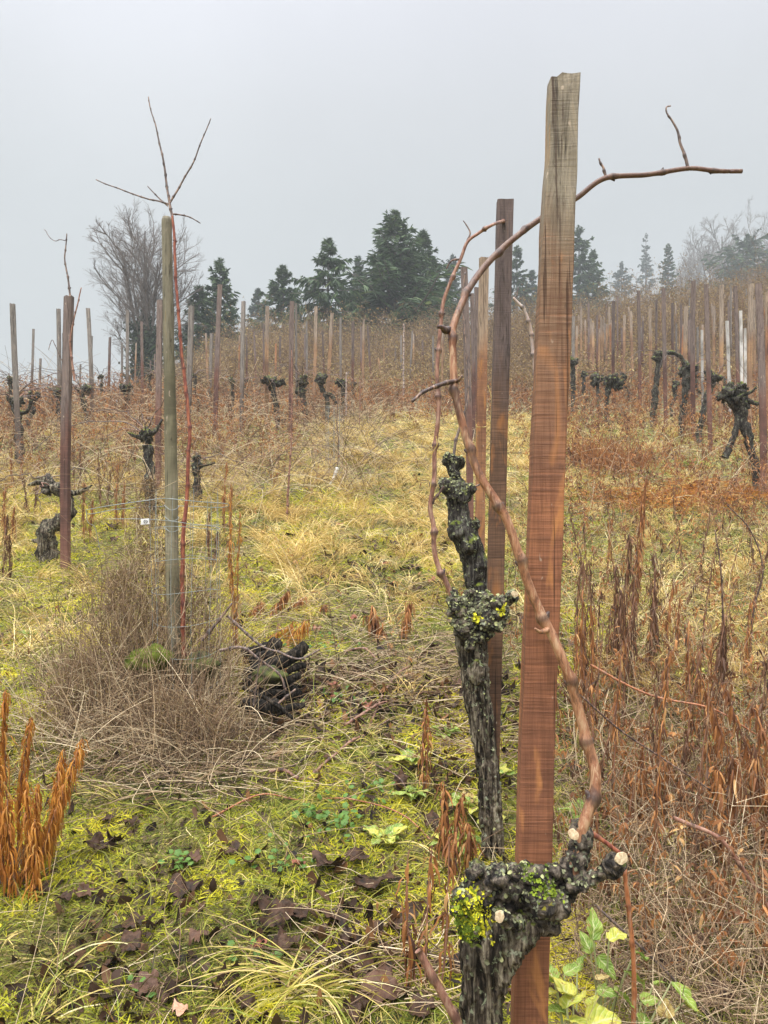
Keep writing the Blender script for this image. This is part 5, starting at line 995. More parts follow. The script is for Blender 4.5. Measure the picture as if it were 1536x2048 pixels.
# brown undergrowth on the near bank beyond the nearest stake
def weeds(cx, cyy, hmin, hmax, ntw, nlf, stemr, leafL, leafW, leafmat, stemmat, name, label, leafang=(-1.6, -.4), wsc=.13, lean=.16):
    n = len(cx); az = U(0, 6.28, n); H = U(hmin, hmax, n); P = arcs(cx, cyy, H, az, U(1.57 - 2 * lean, 1.57, n), U(-.1, .55, n), 7, wob=.6); mb = MB(); ws = (.75 + wsc * cyy)
    mb.tubes(P, (stemr * ws)[:, None] * np.linspace(1.1, .4, 7)[None], 3, rnd=U(0, 1, n))
    def along(Pa, m, t0):
        N, K, _ = Pa.shape; b = np.repeat(np.arange(N), m); uu = U(t0, 1, N * m); i = np.clip((uu * (K - 1)).astype(int), 0, K - 2); f = (uu * (K - 1) - i)[:, None]; return b, uu, Pa[b, i] * (1 - f) + Pa[b, i + 1] * f
    if ntw:
        b, uu, A = along(P, ntw, .25); L2 = H[b] * U(.12, .34, len(b)) * (1.2 - .6 * uu); bt = b; T2 = arcs(A[:, 0], A[:, 1], L2, U(0, 6.28, len(b)), U(.2, 1.2, len(b)), U(-.5, .8, len(b)), 4, z=A[:, 2]); mb.tubes(T2, (stemr * .5 * ws[b])[:, None] * np.linspace(1, .5, 4)[None], 3, rnd=U(.2, 1, len(b)))
    stuff(mb, name + '_stems', stemmat, label + ', bare stems', 'weeds')
    if nlf:
        lf = MB(); b, uu, A = along(P, nlf, .12); nn = len(b)
        if ntw: b2, u2, A2 = along(T2, 3, .3); A = np.vstack([A, A2]); b = np.r_[b, bt[b2]]; nn = len(b)
        e = U(*leafang, nn); Pl = arcs(A[:, 0], A[:, 1], leafL * U(.5, 1.3, nn), U(0, 6.28, nn), e + .9, U(.6, 1.8, nn), 4, z=A[:, 2]); lf.ribbons(Pl, np.array([.25, 1, .8, .08])[None] * (leafW * U(.5, 1.3, nn) * ws[b])[:, None], rnd=np.clip(R_.normal(.45, .22, n)[b] + R_.normal(0, .15, nn), 0, 1))
        stuff(lf, name + '_leaves', leafmat, label + ', hanging dry leaves', 'weeds')
x, y = scatter(1900, 1.75, 5.5, 1.0); u = upx(x, y); k = (u > 1145) & (R_.random(len(x)) < .95 - .72 * sstep(3.0, 4.2, y)); x, y = x[k], y[k]
weeds(x, y, .12, .42, 6, 5, .0011, .035, .007, M['rust'], M['twig_mix'], 'bank_weeds', 'tangled brown undergrowth on the near bank', lean=.4)
x, y = scatter(9000, 5.0, 21, .55, wide=.6); k = R_.random(len(x)) < weedy(x, y) * (.75 - .3 * sstep(1050, 1150, upx(x, y)) * (1 - sstep(9, 12, y))); x, y = x[k], y[k]
weeds(x, y, .22, .80, 6, 12, .0012, .045, .0060, M['rust'], M['weed_stem'], 'dead_weeds', 'rust coloured dead weeds between the stakes', lean=.22)
x, y = scatter(500, 3.2, 9, .9); u = upx(x, y); k = (u > 1010) | (R_.random(len(x)) < .12); x, y = x[k], y[k]
weeds(x, y, .25, .7, 7, 5, .0013, .03, .005, M['rust'], M['twig_mix'], 'stalky_weeds', 'thin dry stalks with tiny seed heads', lean=.25)
# dense tangle of thin stems on the near bank
x, y = scatter(21000, 1.55, 5.0, 1.0); u = upx(x, y); k = (u > 1125 + 60 * n2(x, y, .4, 71)) & (R_.random(len(x)) < 1 - .8 * sstep(2.8, 4.4, y)); x, y = x[k], y[k]; n = len(x); mb = MB()
P = arcs(x, y, U(.05, .34, n), U(0, 6.28, n), R_.normal(.4, .6, n), U(-.8, 1.5, n), 6, z=ground(x, y) + R_.beta(1, 2.2, n) * .30 * (1 - .5 * sstep(2.6, 4, y)), wob=1.1); P[..., 2] = np.maximum(P[..., 2], ground(x, y)[:, None] + .006)
mb.tubes(P, (U(.0005, .0013, n) * (.8 + .12 * y))[:, None] * np.linspace(1, .5, 6)[None], 3, rnd=np.clip(R_.normal(.5, .24, n), 0, 1)); stuff(mb, 'bank_tangle', M['twig_mix'], 'dense tangle of thin brown stems on the near bank', 'stems')
# tangled prunings and twigs among the left and centre rows
x, y = scatter(9500, 7.5, 22, .6); u = upx(x, y); k = (u < 760) & (R_.random(len(x)) < .9) | (R_.random(len(x)) < .15); x, y = x[k], y[k]; n = len(x); mb = MB()
mb.tubes(arcs(x, y, U(.5, 1.5, n), U(0, 6.28, n), U(.3, 1.4, n), U(.4, 2.6, n), 9, z0=U(.05, .7, n)[:, None] if False else .15, wob=1.0), (U(.0016, .0032, n) * (.7 + .045 * y))[:, None] * np.linspace(1, .5, 9)[None], 3)
stuff(mb, 'tangled_canes', M['twig_mix'], 'tangle of thin arching prunings between the rows', 'twigs')
# bramble thicket on the upper slope
NT = 24000; x = U(-14, 36, NT); y = U(17.5, 44, NT); u = upx(x, y); hz = sstep(15, 22, y + 3.5 * n2(x, y, 5, 61) + 1.5 * sstep(600, 300, u)); cl_ = .85 + .75 * n2(x, y, 2.2, 62); k = (np.abs(x) < .62 * y + 2) & (R_.random(len(x)) < np.clip(hz * cl_, 0, 1)) & (u > 330 - 0 * x); x, y = x[k], y[k]; n = len(x)
H = (.9 + 2.2 * sstep(19, 32, y)) * (.75 + .5 * n2(x, y, 2.6, 63)) * U(.6, 1.25, n) * (1 - .45 * sstep(520, 350, upx(x, y))) + .15; P = arcs(x, y, H, U(0, 6.28, n), U(1.0, 1.57, n), U(-.2, 1.2, n), 7, wob=.8); mb = MB(); mb.tubes(P, U(.004, .010, n)[:, None] * np.linspace(1, .4, 7)[None], 3)
b = np.repeat(np.arange(n), 7); uu = U(.25, 1, len(b)); i = np.clip((uu * 6).astype(int), 0, 5); A = P[b, i] + (P[b, i + 1] - P[b, i]) * (uu * 6 - i)[:, None]; T2 = arcs(A[:, 0], A[:, 1], H[b] * U(.12, .4, len(b)), U(0, 6.28, len(b)), U(0, 1.4, len(b)), U(-.4, 1.6, len(b)), 4, z=A[:, 2]); mb.tubes(T2, U(.002, .005, len(b))[:, None] * np.linspace(1, .5, 4)[None], 3)
stuff(mb, 'thicket', M['thicket_twig'], 'tan bramble thicket covering the upper slope', 'thicket')
lf = MB(); b2 = np.repeat(np.arange(len(T2)), 4); A = T2[b2, R_.integers(1, 4, len(b2))] + R_.normal(0, .04, (len(b2), 3)); nn = len(b2); Pl = arcs(A[:, 0], A[:, 1], U(.03, .075, nn), U(0, 6.28, nn), U(-1.4, 1, nn), U(-.5, 1, nn), 3, z=A[:, 2]); lf.ribbons(Pl, np.array([.3, 1, .1])[None] * U(.02, .05, nn)[:, None], rnd=np.clip(.5 + .5 * n2(A[:, 0], A[:, 1], 2.5, 65) + R_.normal(0, .2, nn), 0, 1))
stuff(lf, 'thicket_leaves', M['thicket_leaf'], 'last dry leaves on the bramble thicket', 'thicket')

# ================================================================== brown twiggy heap round the post
def heap():
    r = R_; c0 = np.array([px(300, 1400, 3.35)[0], 3.38]); root = tag(empty('dead_creeper', [c0[0], c0[1], gz(*c0)]), 'tangled heap of brown dead creeper and pale stalks round the grey green post', 'dead shrub')
    lobes = [(300, 3.52, .95, .32, .24, 1.1), (240, 3.35, .60, .38, .28, .9), (395, 3.45, .50, .22, .2, .4), (320, 3.05, .20, .50, .24, .5), (170, 3.2, .28, .32, .22, .45), (400, 3.0, .2, .34, .2, .4)]
    w = np.array([l[5] for l in lobes]); w /= w.sum()
    def pts(n, zp=1.25):
        k = r.choice(len(lobes), n, p=w); lb = np.array(lobes)[k]; az = U(0, 6.28, n); zt = r.beta(.9, zp, n); q = np.sqrt(U(0, 1, n)); prof = (1 - zt * .92) ** .9 * (1 + .35 * np.sin(az * 3 + k) * .5 + .5 * vnoise(np.stack([np.cos(az) * 2 + k, np.sin(az) * 2, zt * 4], -1)))
        x = (lb[:, 0] - 768) / F * lb[:, 1] + lb[:, 3] * q * prof * np.cos(az); y = lb[:, 1] + lb[:, 4] * q * prof * np.sin(az); return x, y, zt * lb[:, 2], az
    mb = MB(); n = 5000; x, y, zt, az = pts(n); z = ground(x, y) + zt + .01
    P = arcs(x, y, U(.03, .13, n), az + r.normal(0, 1.6, n), r.normal(.5, .9, n), U(-1.3, 1.3, n), 5, z=z, wob=1.4); P[..., 2] = np.maximum(P[..., 2], ground(x, y)[:, None] + .005); mb.tubes(P, U(.0005, .0012, n)[:, None] * np.linspace(1, .6, 5)[None], 3, rnd=np.clip(r.normal(.44, .3, n), 0, 1))
    n = 1000; x, y, zt, az = pts(n, 1.0); P = arcs(x, y, U(.15, .5, n), U(0, 6.28, n), r.normal(.3, .8, n), U(-.4, 2.0, n), 9, z=ground(x, y) + zt, wob=1.0); G = np.stack([ground(P[:, k, 0], P[:, k, 1]) for k in range(9)], 1); P[..., 2] = np.maximum(P[..., 2], G + .012); P[:, 1:-1] += r.normal(0, .004, P[:, 1:-1].shape); mb.tubes(P, U(.0007, .0014, n)[:, None] * np.linspace(1, .6, 9)[None], 3, rnd=np.clip(r.normal(.5, .22, n), 0, 1))
    n = 900; x, y, _, az = pts(n, 1); P = arcs(x, y, U(.2, .75, n), U(0, 6.28, n), U(1.0, 1.57, n), U(-.3, .9, n), 9, wob=.8); P[:, 1:-1] += r.normal(0, .004, P[:, 1:-1].shape); mb.tubes(P, U(.0009, .0016, n)[:, None] * np.linspace(1, .5, 9)[None], 3, rnd=np.clip(r.normal(.45, .2, n), 0, 1))
    mb.build('stems', M['twig_mix'], root)
    mb = MB(); n = 620; x, y, _, az = pts(n, 2); y = y - .05; P = arcs(x, y, U(.15, .55, n), U(0, 6.28, n), U(.2, 1.5, n), U(-.3, 1.8, n), 9, wob=.8); P[..., 2] = np.maximum(P[..., 2], ground(x, y)[:, None] + .01); mb.tubes(P, U(.0011, .0024, n)[:, None] * np.linspace(1, .5, 9)[None], 3, rnd=U(.72, 1, n)); mb.build('pale_stalks', M['twig_mix'], root)
    lf = MB(); n = 8000; x, y, zt, az = pts(n, 1.1); P = arcs(x, y, U(.006, .018, n), U(0, 6.28, n), U(-1.5, 1, n), U(-1, 1, n), 3, z=ground(x, y) + zt + .02); lf.ribbons(P, np.array([.3, 1, .2])[None] * U(.003, .008, n)[:, None], rnd=np.clip(r.normal(.35, .2, n), 0, 1)); lf.build('leaves', M['thicket_leaf'], root)
heap()

# ================================================================== orange plants with hanging leaves
def plume(root, base, tip, nleaf, Ll, Lw, mat, bow=.0, seed=0, stemr=.003, t0=.15, hang=1.0):
    r = np.random.default_rng(seed); base, tip = np.asarray(base, float), np.asarray(tip, float); s = np.linspace(0, 1, 16)[:, None]; P = base + (tip - base) * s; P[:, 0] += bow * np.sin(s[:, 0] * 3.14); P = P + .006 * np.cumsum(r.normal(size=P.shape), 0) * s * .3
    st = MB().tubes(P[None], stemr * np.linspace(1.2, .5, 16)[None], 6, rnd=np.array([.6])).build('stem', M['weed_stem'], root)
    u = r.uniform(t0, 1, nleaf) ** .85; i = np.clip((u * 15).astype(int), 0, 14); A = P[i] + (P[i + 1] - P[i]) * (u * 15 - i)[:, None]; az = r.uniform(0, 6.28, nleaf); K = 7; k = np.linspace(0, 1, K)
    L = Ll * r.uniform(.6, 1.25, nleaf) * (1.1 - .45 * u); nleaf_ = nleaf; th = r.uniform(-.2, 1.2, nleaf)[:, None] * hang - (1.2 + hang) * np.minimum(1, k * 2.2)[None] - r.uniform(-.2, .35, (nleaf, 1)); th = np.maximum(th, -1.57)
    stp = (L / (K - 1))[:, None]; Pl = np.stack([np.cumsum(np.cos(th) * np.cos(az)[:, None] * stp, 1), np.cumsum(np.cos(th) * np.sin(az)[:, None] * stp, 1), np.cumsum(np.sin(th) * stp, 1)], -1); Pl = Pl - Pl[:, :1] + A[:, None]
    Pl[..., 0] += .0018 * np.sin(k[None] * 7 + az[:, None] * 3); Pl[..., 2] = np.maximum(Pl[..., 2], ground(Pl[:, -1, 0], Pl[:, -1, 1])[:, None] + .004)
    lf = MB(); w = np.array([.15, .6, 1, .95, .8, .5, .05])[None] * Lw * .62 * r.uniform(.6, 1.2, (nleaf, 1)); lf.ribbons(Pl, w, side=np.stack([np.cos(az + 1.57 + r.normal(0, .5, nleaf)), np.sin(az + 1.57), r.normal(0, .15, nleaf)], 1), rnd=np.clip(r.normal(.5, .22, nleaf), 0, 1)); lf.build('leaves', mat, st)
def clump(label, stalks, D, mat, nleaf, Ll, Lw, group=None, sr=.003, hang=1.0, name='dried_weed'):
    b0 = px(stalks[0][0], 0, D); t = tag(empty(name, [b0[0], D, gz(b0[0], D)]), label, 'dead weed', group)
    for q, (xb, xt, yt, *o) in enumerate(stalks):
        Dd = D + (o[0] if o else 0); xx = (xb - 768) / F * Dd; plume(t, [xx, Dd, gz(xx, Dd) - .02], px(xt, yt, Dd), int(nleaf * 1.6), Ll, Lw, mat, bow=.012 * ((q * 7) % 3 - 1), seed=int(xt + yt), stemr=sr, hang=hang)
clump('bright orange dead plant with plume shaped drooping leaves, growing from the moss', [(30, 10, 1372, .05), (20, -20, 1400), (45, 45, 1560, -.05), (35, 62, 1430, .1), (55, 80, 1570), (60, 125, 1525, .03), (70, 170, 1478), (10, -5, 1500, -.1), (85, 128, 1500, .08), (40, 20, 1600, -.1), (-25, -40, 1450), (60, 60, 1640, -.1)], 2.3, M['rust_bright'], 120, .080, .0075, sr=.0032)
WD = [('tall rusty stalk with a long hanging plume, over the pale grass', [(1262, 1296, 948), (1268, 1290, 1010)], 4.6, 'rust', 80, .10, .012), ('dark brown leafy dead stalks standing in a dense group', [(1250, 1258, 1068), (1225, 1232, 1130, .1), (1290, 1305, 1100), (1270, 1272, 1150, -.1), (1240, 1240, 1180, -.1), (1300, 1310, 1170, .1)], 3.6, 'rust_dark', 90, .11, .010),
      ('narrow brown dead stalk behind the light green rosette', [(1335, 1340, 1160), (1350, 1358, 1200)], 3.9, 'rust', 60, .09, .009), ('ragged dark dead stalk with thick base, in pale grass', [(1445, 1448, 1225), (1440, 1450, 1260, -.05)], 3.2, 'rust_dark', 100, .11, .011),
      ('upright brown dead plant at the edge, below the bent stalk', [(1388, 1385, 1240), (1400, 1396, 1300)], 3.0, 'rust', 60, .09, .009), ('thin rust stalk beside the lower cane of the nearest vine', [(1170, 1168, 1150), (1185, 1190, 1210)], 3.1, 'rust', 70, .09, .008),
      ('orange leafy arching stalks above the near bank', [(1560, 1405, 1350), (1580, 1450, 1375, .05), (1600, 1500, 1400)], 2.35, 'rust', 80, .085, .010), ('brown curtain of dead leaves low on the near bank', [(1480, 1462, 1510), (1520, 1510, 1500, .05), (1440, 1430, 1540), (1560, 1550, 1520)], 2.3, 'rust', 90, .11, .011),
      ('rusty dead plant right behind the upright orange stalk', [(1300, 1290, 1500), (1330, 1335, 1520, .1), (1275, 1262, 1540)], 2.5, 'rust', 70, .10, .009), ('thin orange dead stalks hanging over the wire loop', [(478, 462, 985), (470, 478, 1020), (466, 455, 1080)], 3.9, 'rust_bright', 70, .07, .008),
      ('low rusty dead plant among leaves before the slender vine', [(905, 920, 1590), (885, 890, 1560, .06), (925, 935, 1640)], 2.3, 'rust', 60, .09, .012), ('small dead plant with curled brown leaves touching the head of the nearest vine', [(835, 820, 1700), (850, 862, 1690), (880, 895, 1672)], 1.85, 'rust', 16, .09, .014),
      ('single brown pointed dead stalk before the slender vine', [(850, 851, 1400), (852, 858, 1425)], 2.75, 'rust', 40, .06, .010), ('low orange fern like litter plant on the path', [(540, 575, 1180), (570, 610, 1190, .1), (620, 650, 1210), (500, 520, 1200)], 4.6, 'rust', 60, .10, .014),
      ('flattened orange weeds before the black wood pile', [(560, 620, 1235), (520, 590, 1240, .1)], 4.1, 'rust_bright', 50, .12, .012), ('rust coloured weeds flattened beside the pinkish cane', [(780, 740, 1210), (800, 820, 1200), (760, 735, 1230)], 4.2, 'rust', 70, .12, .013)]
for k, (lb, st, D, mt, nl, a1, a2) in enumerate(WD): clump(lb, st, D, M[mt], nl, a1, a2, sr=.0028)
ST = [(1175, 2.9), (1195, 3.6), (1245, 3.1), (1265, 2.8), (1290, 3.5), (1335, 2.5), (1430, 3.4), (1455, 2.3), (1515, 2.5), (1220, 2.2), (1280, 4.8), (1375, 5.2), (1455, 5.4), (1520, 5.6), (1240, 6.4), (1330, 6.2), (1180, 5.0), (1410, 3.0), (1140, 3.0), (1162, 3.4), (1185, 3.2), (1208, 2.9), (1155, 4.2), (1200, 4.5), (1225, 3.9), (1320, 3.3), (1365, 2.7), (1420, 2.6), (1470, 2.8), (1180, 2.5), (1230, 2.4), (1345, 4.4), (1400, 3.9), (1490, 3.6), (1530, 3.1), (1150, 2.2), (1310, 2.1), (1390, 2.2), (1145, 5.2), (1215, 5.6), (1500, 4.6), (1175, 3.7)]
for k, (ux, D) in enumerate(ST):
    hh = R_.uniform(.28, .75) * F / D; yb = 1024 - (gz((ux - 768) / F * D, D) - CZ) * F / D; dx_ = R_.normal() * 42
    clump('brown dead stalk with withered hanging leaves in the weeds beyond the tall sawn stake', [(ux, ux + dx_, yb - hh), (ux + 14, ux + 14 - dx_, yb - hh * R_.uniform(.5, .9), .06)][:1 + k % 2], D, M[('rust', 'rust_dark', 'rust_dark')[k % 3]], int(R_.uniform(14, 75)), .07, .009, group='withered stalks beyond the tall sawn stake', sr=.0022)
for k, (ux, D) in enumerate([(15, 6.5), (60, 7.4), (170, 6.6), (205, 7.6), (30, 8.4), (150, 8.2), (235, 7.0), (420, 6.0), (450, 6.8), (8, 5.4)]):
    hh = R_.uniform(.4, .7) * F / D; yb = 1024 - (gz((ux - 768) / F * D, D) - CZ) * F / D
    clump('rusty leafy stalk in the straw coloured grass about the purplish brown stake', [(ux, ux + R_.normal() * 8, yb - hh), (ux + 9, ux + 14, yb - hh * .7, .06)], D, M[('rust', 'rust_dark')[k % 2]], 60, .09, .011, group='rusty stalks about the purplish brown stake', sr=.003)
# flattened orange drifts on the bank further up
for lb, ux, uy, w_ in (('orange drift of flattened fern like weeds across the slope', 1340, 1005, .9), ('smaller orange drift of flattened weeds below the two legged vine', 1460, 985, .55), ('rust coloured tussock of upright dead weed', 1210, 940, .5)):
    p = on_ground(ux, uy); n = 1000; x = p[0] + R_.normal(0, w_ * .6, n); y = p[1] + R_.normal(0, .22, n); mb = MB(); up = 'tussock' in lb
    mb.ribbons(arcs(x, y, U(.10, .30, n) * (1.5 if up else 1), U(0, 6.28, n), U(1.0, 1.5, n) if up else U(.1, .7, n), U(.1, .7, n) if up else U(.4, 1.6, n), 5, z0=.03), np.array([.5, 1, .9, .6, .1])[None] * U(.006, .014, n)[:, None] * (.7 if up else 1), rnd=np.clip(R_.normal(.5, .22, n), 0, 1))
    tag(mb.build('flattened_weeds', M['rust' if up else 'rust_bright'], origin=p), lb, 'weeds', kind='stuff')

# ================================================================== green and yellow leaves
def blade_leaf(L, Wd, seed, wav=.12, fold=.25, tipup=-.5, holes=False):
    """leaf lying along +x from the origin; returns vertices and quads"""
    r = np.random.default_rng(seed); nu, nv = 18, 9; u = np.linspace(0, 1, nu)[:, None]; v = np.linspace(-1, 1, nv)[None]
    prof = np.sin(np.clip(u, 0, 1) ** .62 * math.pi) ** .75 * (1 + .10 * np.sin(u * 24 + seed) * .7); prof[-1] = .02; prof[0] = .06
    X = u * L * np.ones_like(v); Y = v * prof * Wd / 2; Z = fold * np.abs(v) * prof * Wd / 2 + tipup * L * u ** 2 * .4 + wav * Wd * np.sin(u * 9 + seed) * np.abs(v) ** 2 * np.sign(v) * .5
    V = np.stack([X, Y, Z], -1).reshape(-1, 3); V[:, 2] += .22 * Wd * fbm(V / Wd * 3 + seed, 3, seed); V[:, :2] += .05 * Wd * fbm(V / Wd * 6 + seed, 2, seed)[:, None]
    i = np.arange(nu - 1)[:, None] * nv + np.arange(nv - 1)[None]; return V, np.stack([i, i + 1, i + nv + 1, i + nv], -1).reshape(-1, 4)
LV_R = np.tile(np.abs(np.linspace(-1, 1, 9)), 18); LV_A = np.repeat(np.linspace(0, 1, 18), 9)
def rotz(V, a): c, s = math.cos(a), math.sin(a); return V @ np.array([[c, s, 0], [-s, c, 0], [0, 0, 1.]])
def roty(V, a): c, s = math.cos(a), math.sin(a); return V @ np.array([[c, 0, s], [0, 1, 0], [-s, 0, c]])
def rotx(V, a): c, s = math.cos(a), math.sin(a); return V @ np.array([[1, 0, 0], [0, c, s], [0, -s, c]])
def leafy(label, base, leaves, cat='leafy plant', name='leafy_plant', seed=0, group=None):
    """leaves: (pixel x, y, distance, length, width, heading, pitch, material)"""
    t = tag(empty(name, base), label, cat, group)
    for q, (lx, ly, D, L, Wd, hd, pt, mt) in enumerate(leaves):
        L, Wd = L * .85, Wd * .9; c = px(lx, ly + 8, D); V, Q = blade_leaf(L, Wd, seed + q); V = rotx(V - [L * .5, 0, 0], .5 * math.sin(q * 2.7 + seed)); V = rotz(roty(V, pt), hd) + c; MB().add(V, Q, None, LV_R, LV_A).build('leaf', M[mt], t)
        a = V[4]; P = smooth_path([np.asarray(base), (np.asarray(base) * .6 + a * .4) + [0, 0, .02], a], 12); MB().tubes(P[None], np.linspace(.0028, .0016, 12)[None], 6, rnd=np.array([.5])).build('stalk', M['leaf_stalk'], t)
B = on_ground(1215, 2000); B = np.array([px(1220, 1960, 1.62)[0], 1.62, gz(px(1220, 1960, 1.62)[0], 1.62)])
leafy('plant with tall spoon shaped green leaves behind the upright orange stalk', B + [0, .05, 0], [(1188, 1838, 1.6, .075, .042, 1.3, .9, 'leaf_green'), (1172, 1875, 1.62, .055, .035, 2.0, .8, 'leaf_green'), (1236, 1862, 1.58, .055, .045, .4, .2, 'leaf_yellow'), (1283, 1900, 1.62, .060, .044, .6, -.5, 'leaf_green'), (1272, 1945, 1.6, .07, .04, .3, -.6, 'leaf_green'), (1214, 1925, 1.6, .06, .035, -.9, -.5, 'leaf_green'), (1250, 1985, 1.55, .06, .05, -.5, -.4, 'leaf_green'), (1205, 1945, 1.58, .04, .014, .1, .2, 'leaf_pale')], seed=1)
leafy('broad yellow green leaves spread flat in the corner beside the sawn stake', np.array([px(1150, 2100, 1.5)[0], 1.5, gz(px(1150, 2100, 1.5)[0], 1.5)]), [(1120, 1955, 1.52, .085, .065, 2.2, .5, 'leaf_yellow'), (1150, 1985, 1.5, .08, .06, .9, .3, 'leaf_yellow'), (1210, 2030, 1.48, .09, .065, .2, .1, 'leaf_yellow'), (1170, 2040, 1.46, .09, .055, -.4, .1, 'leaf_yellow'), (1110, 2010, 1.5, .06, .05, 2.7, .2, 'leaf_green'), (1240, 2060, 1.48, .07, .05, .8, .2, 'leaf_green'), (1100, 1935, 1.55, .05, .035, 1.9, .6, 'leaf_green'), (1145, 1930, 1.56, .05, .03, .4, .3, 'leaf_green'), (1185, 1990, 1.53, .05, .035, 1.2, .1, 'leaf_yellow'), (1215, 1975, 1.55, .05, .03, -.3, 0, 'leaf_green'), (1160, 1915, 1.6, .05, .03, .9, .7, 'leaf_green'), (1095, 1975, 1.52, .045, .035, 2.9, .1, 'leaf_yellow'), (1070, 2040, 1.55, .05, .03, 2.9, .3, 'leaf_pale')], seed=21)
leafy('long stalked leaf with a torn fish tail blade, low between thin stems', np.array([px(1265, 1995, 1.6)[0], 1.6, gz(px(1265, 1995, 1.6)[0], 1.6)]), [(1375, 1985, 1.56, .085, .045, -.7, -.5, 'leaf_green'), (1392, 2010, 1.56, .06, .03, -.2, -.3, 'leaf_yellow'), (1300, 1990, 1.58, .05, .035, .3, .1, 'leaf_green'), (1365, 2040, 1.56, .05, .035, -.3, .1, 'leaf_green'), (1290, 2030, 1.56, .055, .04, 1.1, .2, 'leaf_green'), (1320, 1955, 1.62, .04, .025, .3, .1, 'leaf_green')], seed=41)
leafy('small round pale yellow leaf standing on its stalk', np.array([px(1335, 2060, 1.6)[0], 1.6, gz(px(1335, 2060, 1.6)[0], 1.6)]), [(1331, 2008, 1.58, .042, .040, 1.57, 1.1, 'leaf_pale')], seed=61)
def rosette(label, ux, uy, n, L, Wd, mats, seed, up=.35, group='green rosettes on the slope', D=None):
    r = np.random.default_rng(seed); p = on_ground(ux, uy); t = tag(empty('leafy_plant', p), label, 'leafy plant', group)
    L, Wd, n = L * 1.05, Wd * 1.0, int(n * 1.6)
    for q in range(n):
        Lq = L * r.uniform(.7, 1.15); V, Q = blade_leaf(Lq, Wd * r.uniform(.8, 1.2), seed + q); V = roty(V, up * r.uniform(.3, 2)); V = rotz(V, q * 2.4 + r.normal() * .4); V += p + rotz(np.array([[L * .25, 0, .018]]), q * 2.4); MB().add(V, Q, None, LV_R, LV_A).build('leaf', M[mats[q % len(mats)]], t)
for a_ in [('pale green rosette on the moss before the slender vine', 825, 1530, 6, .07, .045, ('leaf_yellow', 'leaf_green')), ('rosette of round green leaves beside the slender vine foot', 890, 1475, 6, .06, .042, ('leaf_green',)), ('pale yellow and green leaves in the gap between the slender vine and the sawn stake', 945, 1625, 6, .075, .06, ('leaf_pale', 'leaf_green', 'leaf_yellow')),
      ('bright green leaves just below the slender vine', 905, 1700, 8, .07, .05, ('leaf_green', 'leaf_yellow')), ('yellow green rosette above the curled brown leaves', 770, 1690, 7, .06, .045, ('leaf_yellow', 'leaf_green')), ('green pointed leaves on yellow moss', 825, 1600, 5, .06, .03, ('leaf_green',)), ('green rosette behind the ragged dark stalk', 1375, 1365, 8, .085, .05, ('leaf_green', 'leaf_yellow')),
      ('single fresh green rosette left of the twiggy heap'.replace('left of', 'on the open side of'), 72, 1280, 6, .08, .05, ('leaf_green',)), ('bright green plant shining through the brown curtain of leaves', 1415, 1500, 7, .08, .06, ('leaf_green', 'leaf_yellow')), ('yellow leaves caught in the brown weeds near the long pruned cane', 1345, 1690, 6, .06, .035, ('leaf_yellow', 'leaf_pale')),
      ('light green rosette low on the upper bank', 1385, 935, 9, .16, .10, ('leaf_green', 'leaf_yellow')), ('green leaves between the two cut arms of the nearest vine', 1160, 1640, 5, .06, .04, ('leaf_green',)), ('small leafy clump beside the low mossy dip', 990, 1560, 7, .06, .045, ('leaf_green', 'leaf_yellow')), ('green weed under the hanging orange stalks', 1500, 1560, 7, .07, .05, ('leaf_green',)),
      ('yellow leaf rosette touching the foot of the second vine', 975, 1650, 5, .055, .04, ('leaf_yellow',))]: rosette(*a_, seed=int(a_[1]))
# fresh little herb clumps: many tiny lobed leaves
def herbs(label, ux, uy, n, spread, size, seed):
    r = np.random.default_rng(seed); p = on_ground(ux, uy); mb = MB(); x = p[0] + r.normal(0, spread, n); y = p[1] + r.normal(0, spread * .7, n); z = ground(x, y) + r.uniform(.015, .05, n)
    for q in range(n):
        m = 15; ph = np.arange(m) * 2 * math.pi / m; rr = size * r.uniform(.6, 1.2) * (.6 + .4 * np.abs(np.cos(ph * 2.5))); V = np.stack([np.cos(ph) * rr, np.sin(ph) * rr, -.25 * rr], 1); V = np.vstack([V, [0, 0, 0]]); V = rotx(roty(V, r.normal() * .4), r.normal() * .4 + .3) + [x[q], y[q], z[q]]; mb.add(V, None, [[i, (i + 1) % m, m] for i in range(m)])
    tag(mb.build('herb_plant', M['leaf_herb'], origin=p), label, 'small plant', 'small green herbs on the moss')
M['leaf_herb'] = simple_mat('fresh_herb_leaf', (.14, .26, .05), .5, (.07, .15, .03), 40, trans=.25)
for a_ in [('low green herb patch behind the lobed curled leaf', 650, 1650, 46, .07, .014), ('small herb patch on the moss before the orange plant', 365, 1745, 18, .03, .013), ('herb sprig by the path prunings', 745, 1600, 20, .05, .013), ('herb patch with yellow tinge near the twig end', 560, 1735, 22, .06, .012), ('tiny herb at the bottom of the moss', 285, 1995, 8, .015, .012), ('herbs growing around the arching yellow green tuft', 530, 1930, 14, .05, .012), ('herb patch between prunings on the dark litter', 640, 1300, 30, .09, .014), ('pale herb patch on the open slope', 700, 1420, 26, .08, .014)]: herbs(*a_, seed=int(a_[1]))

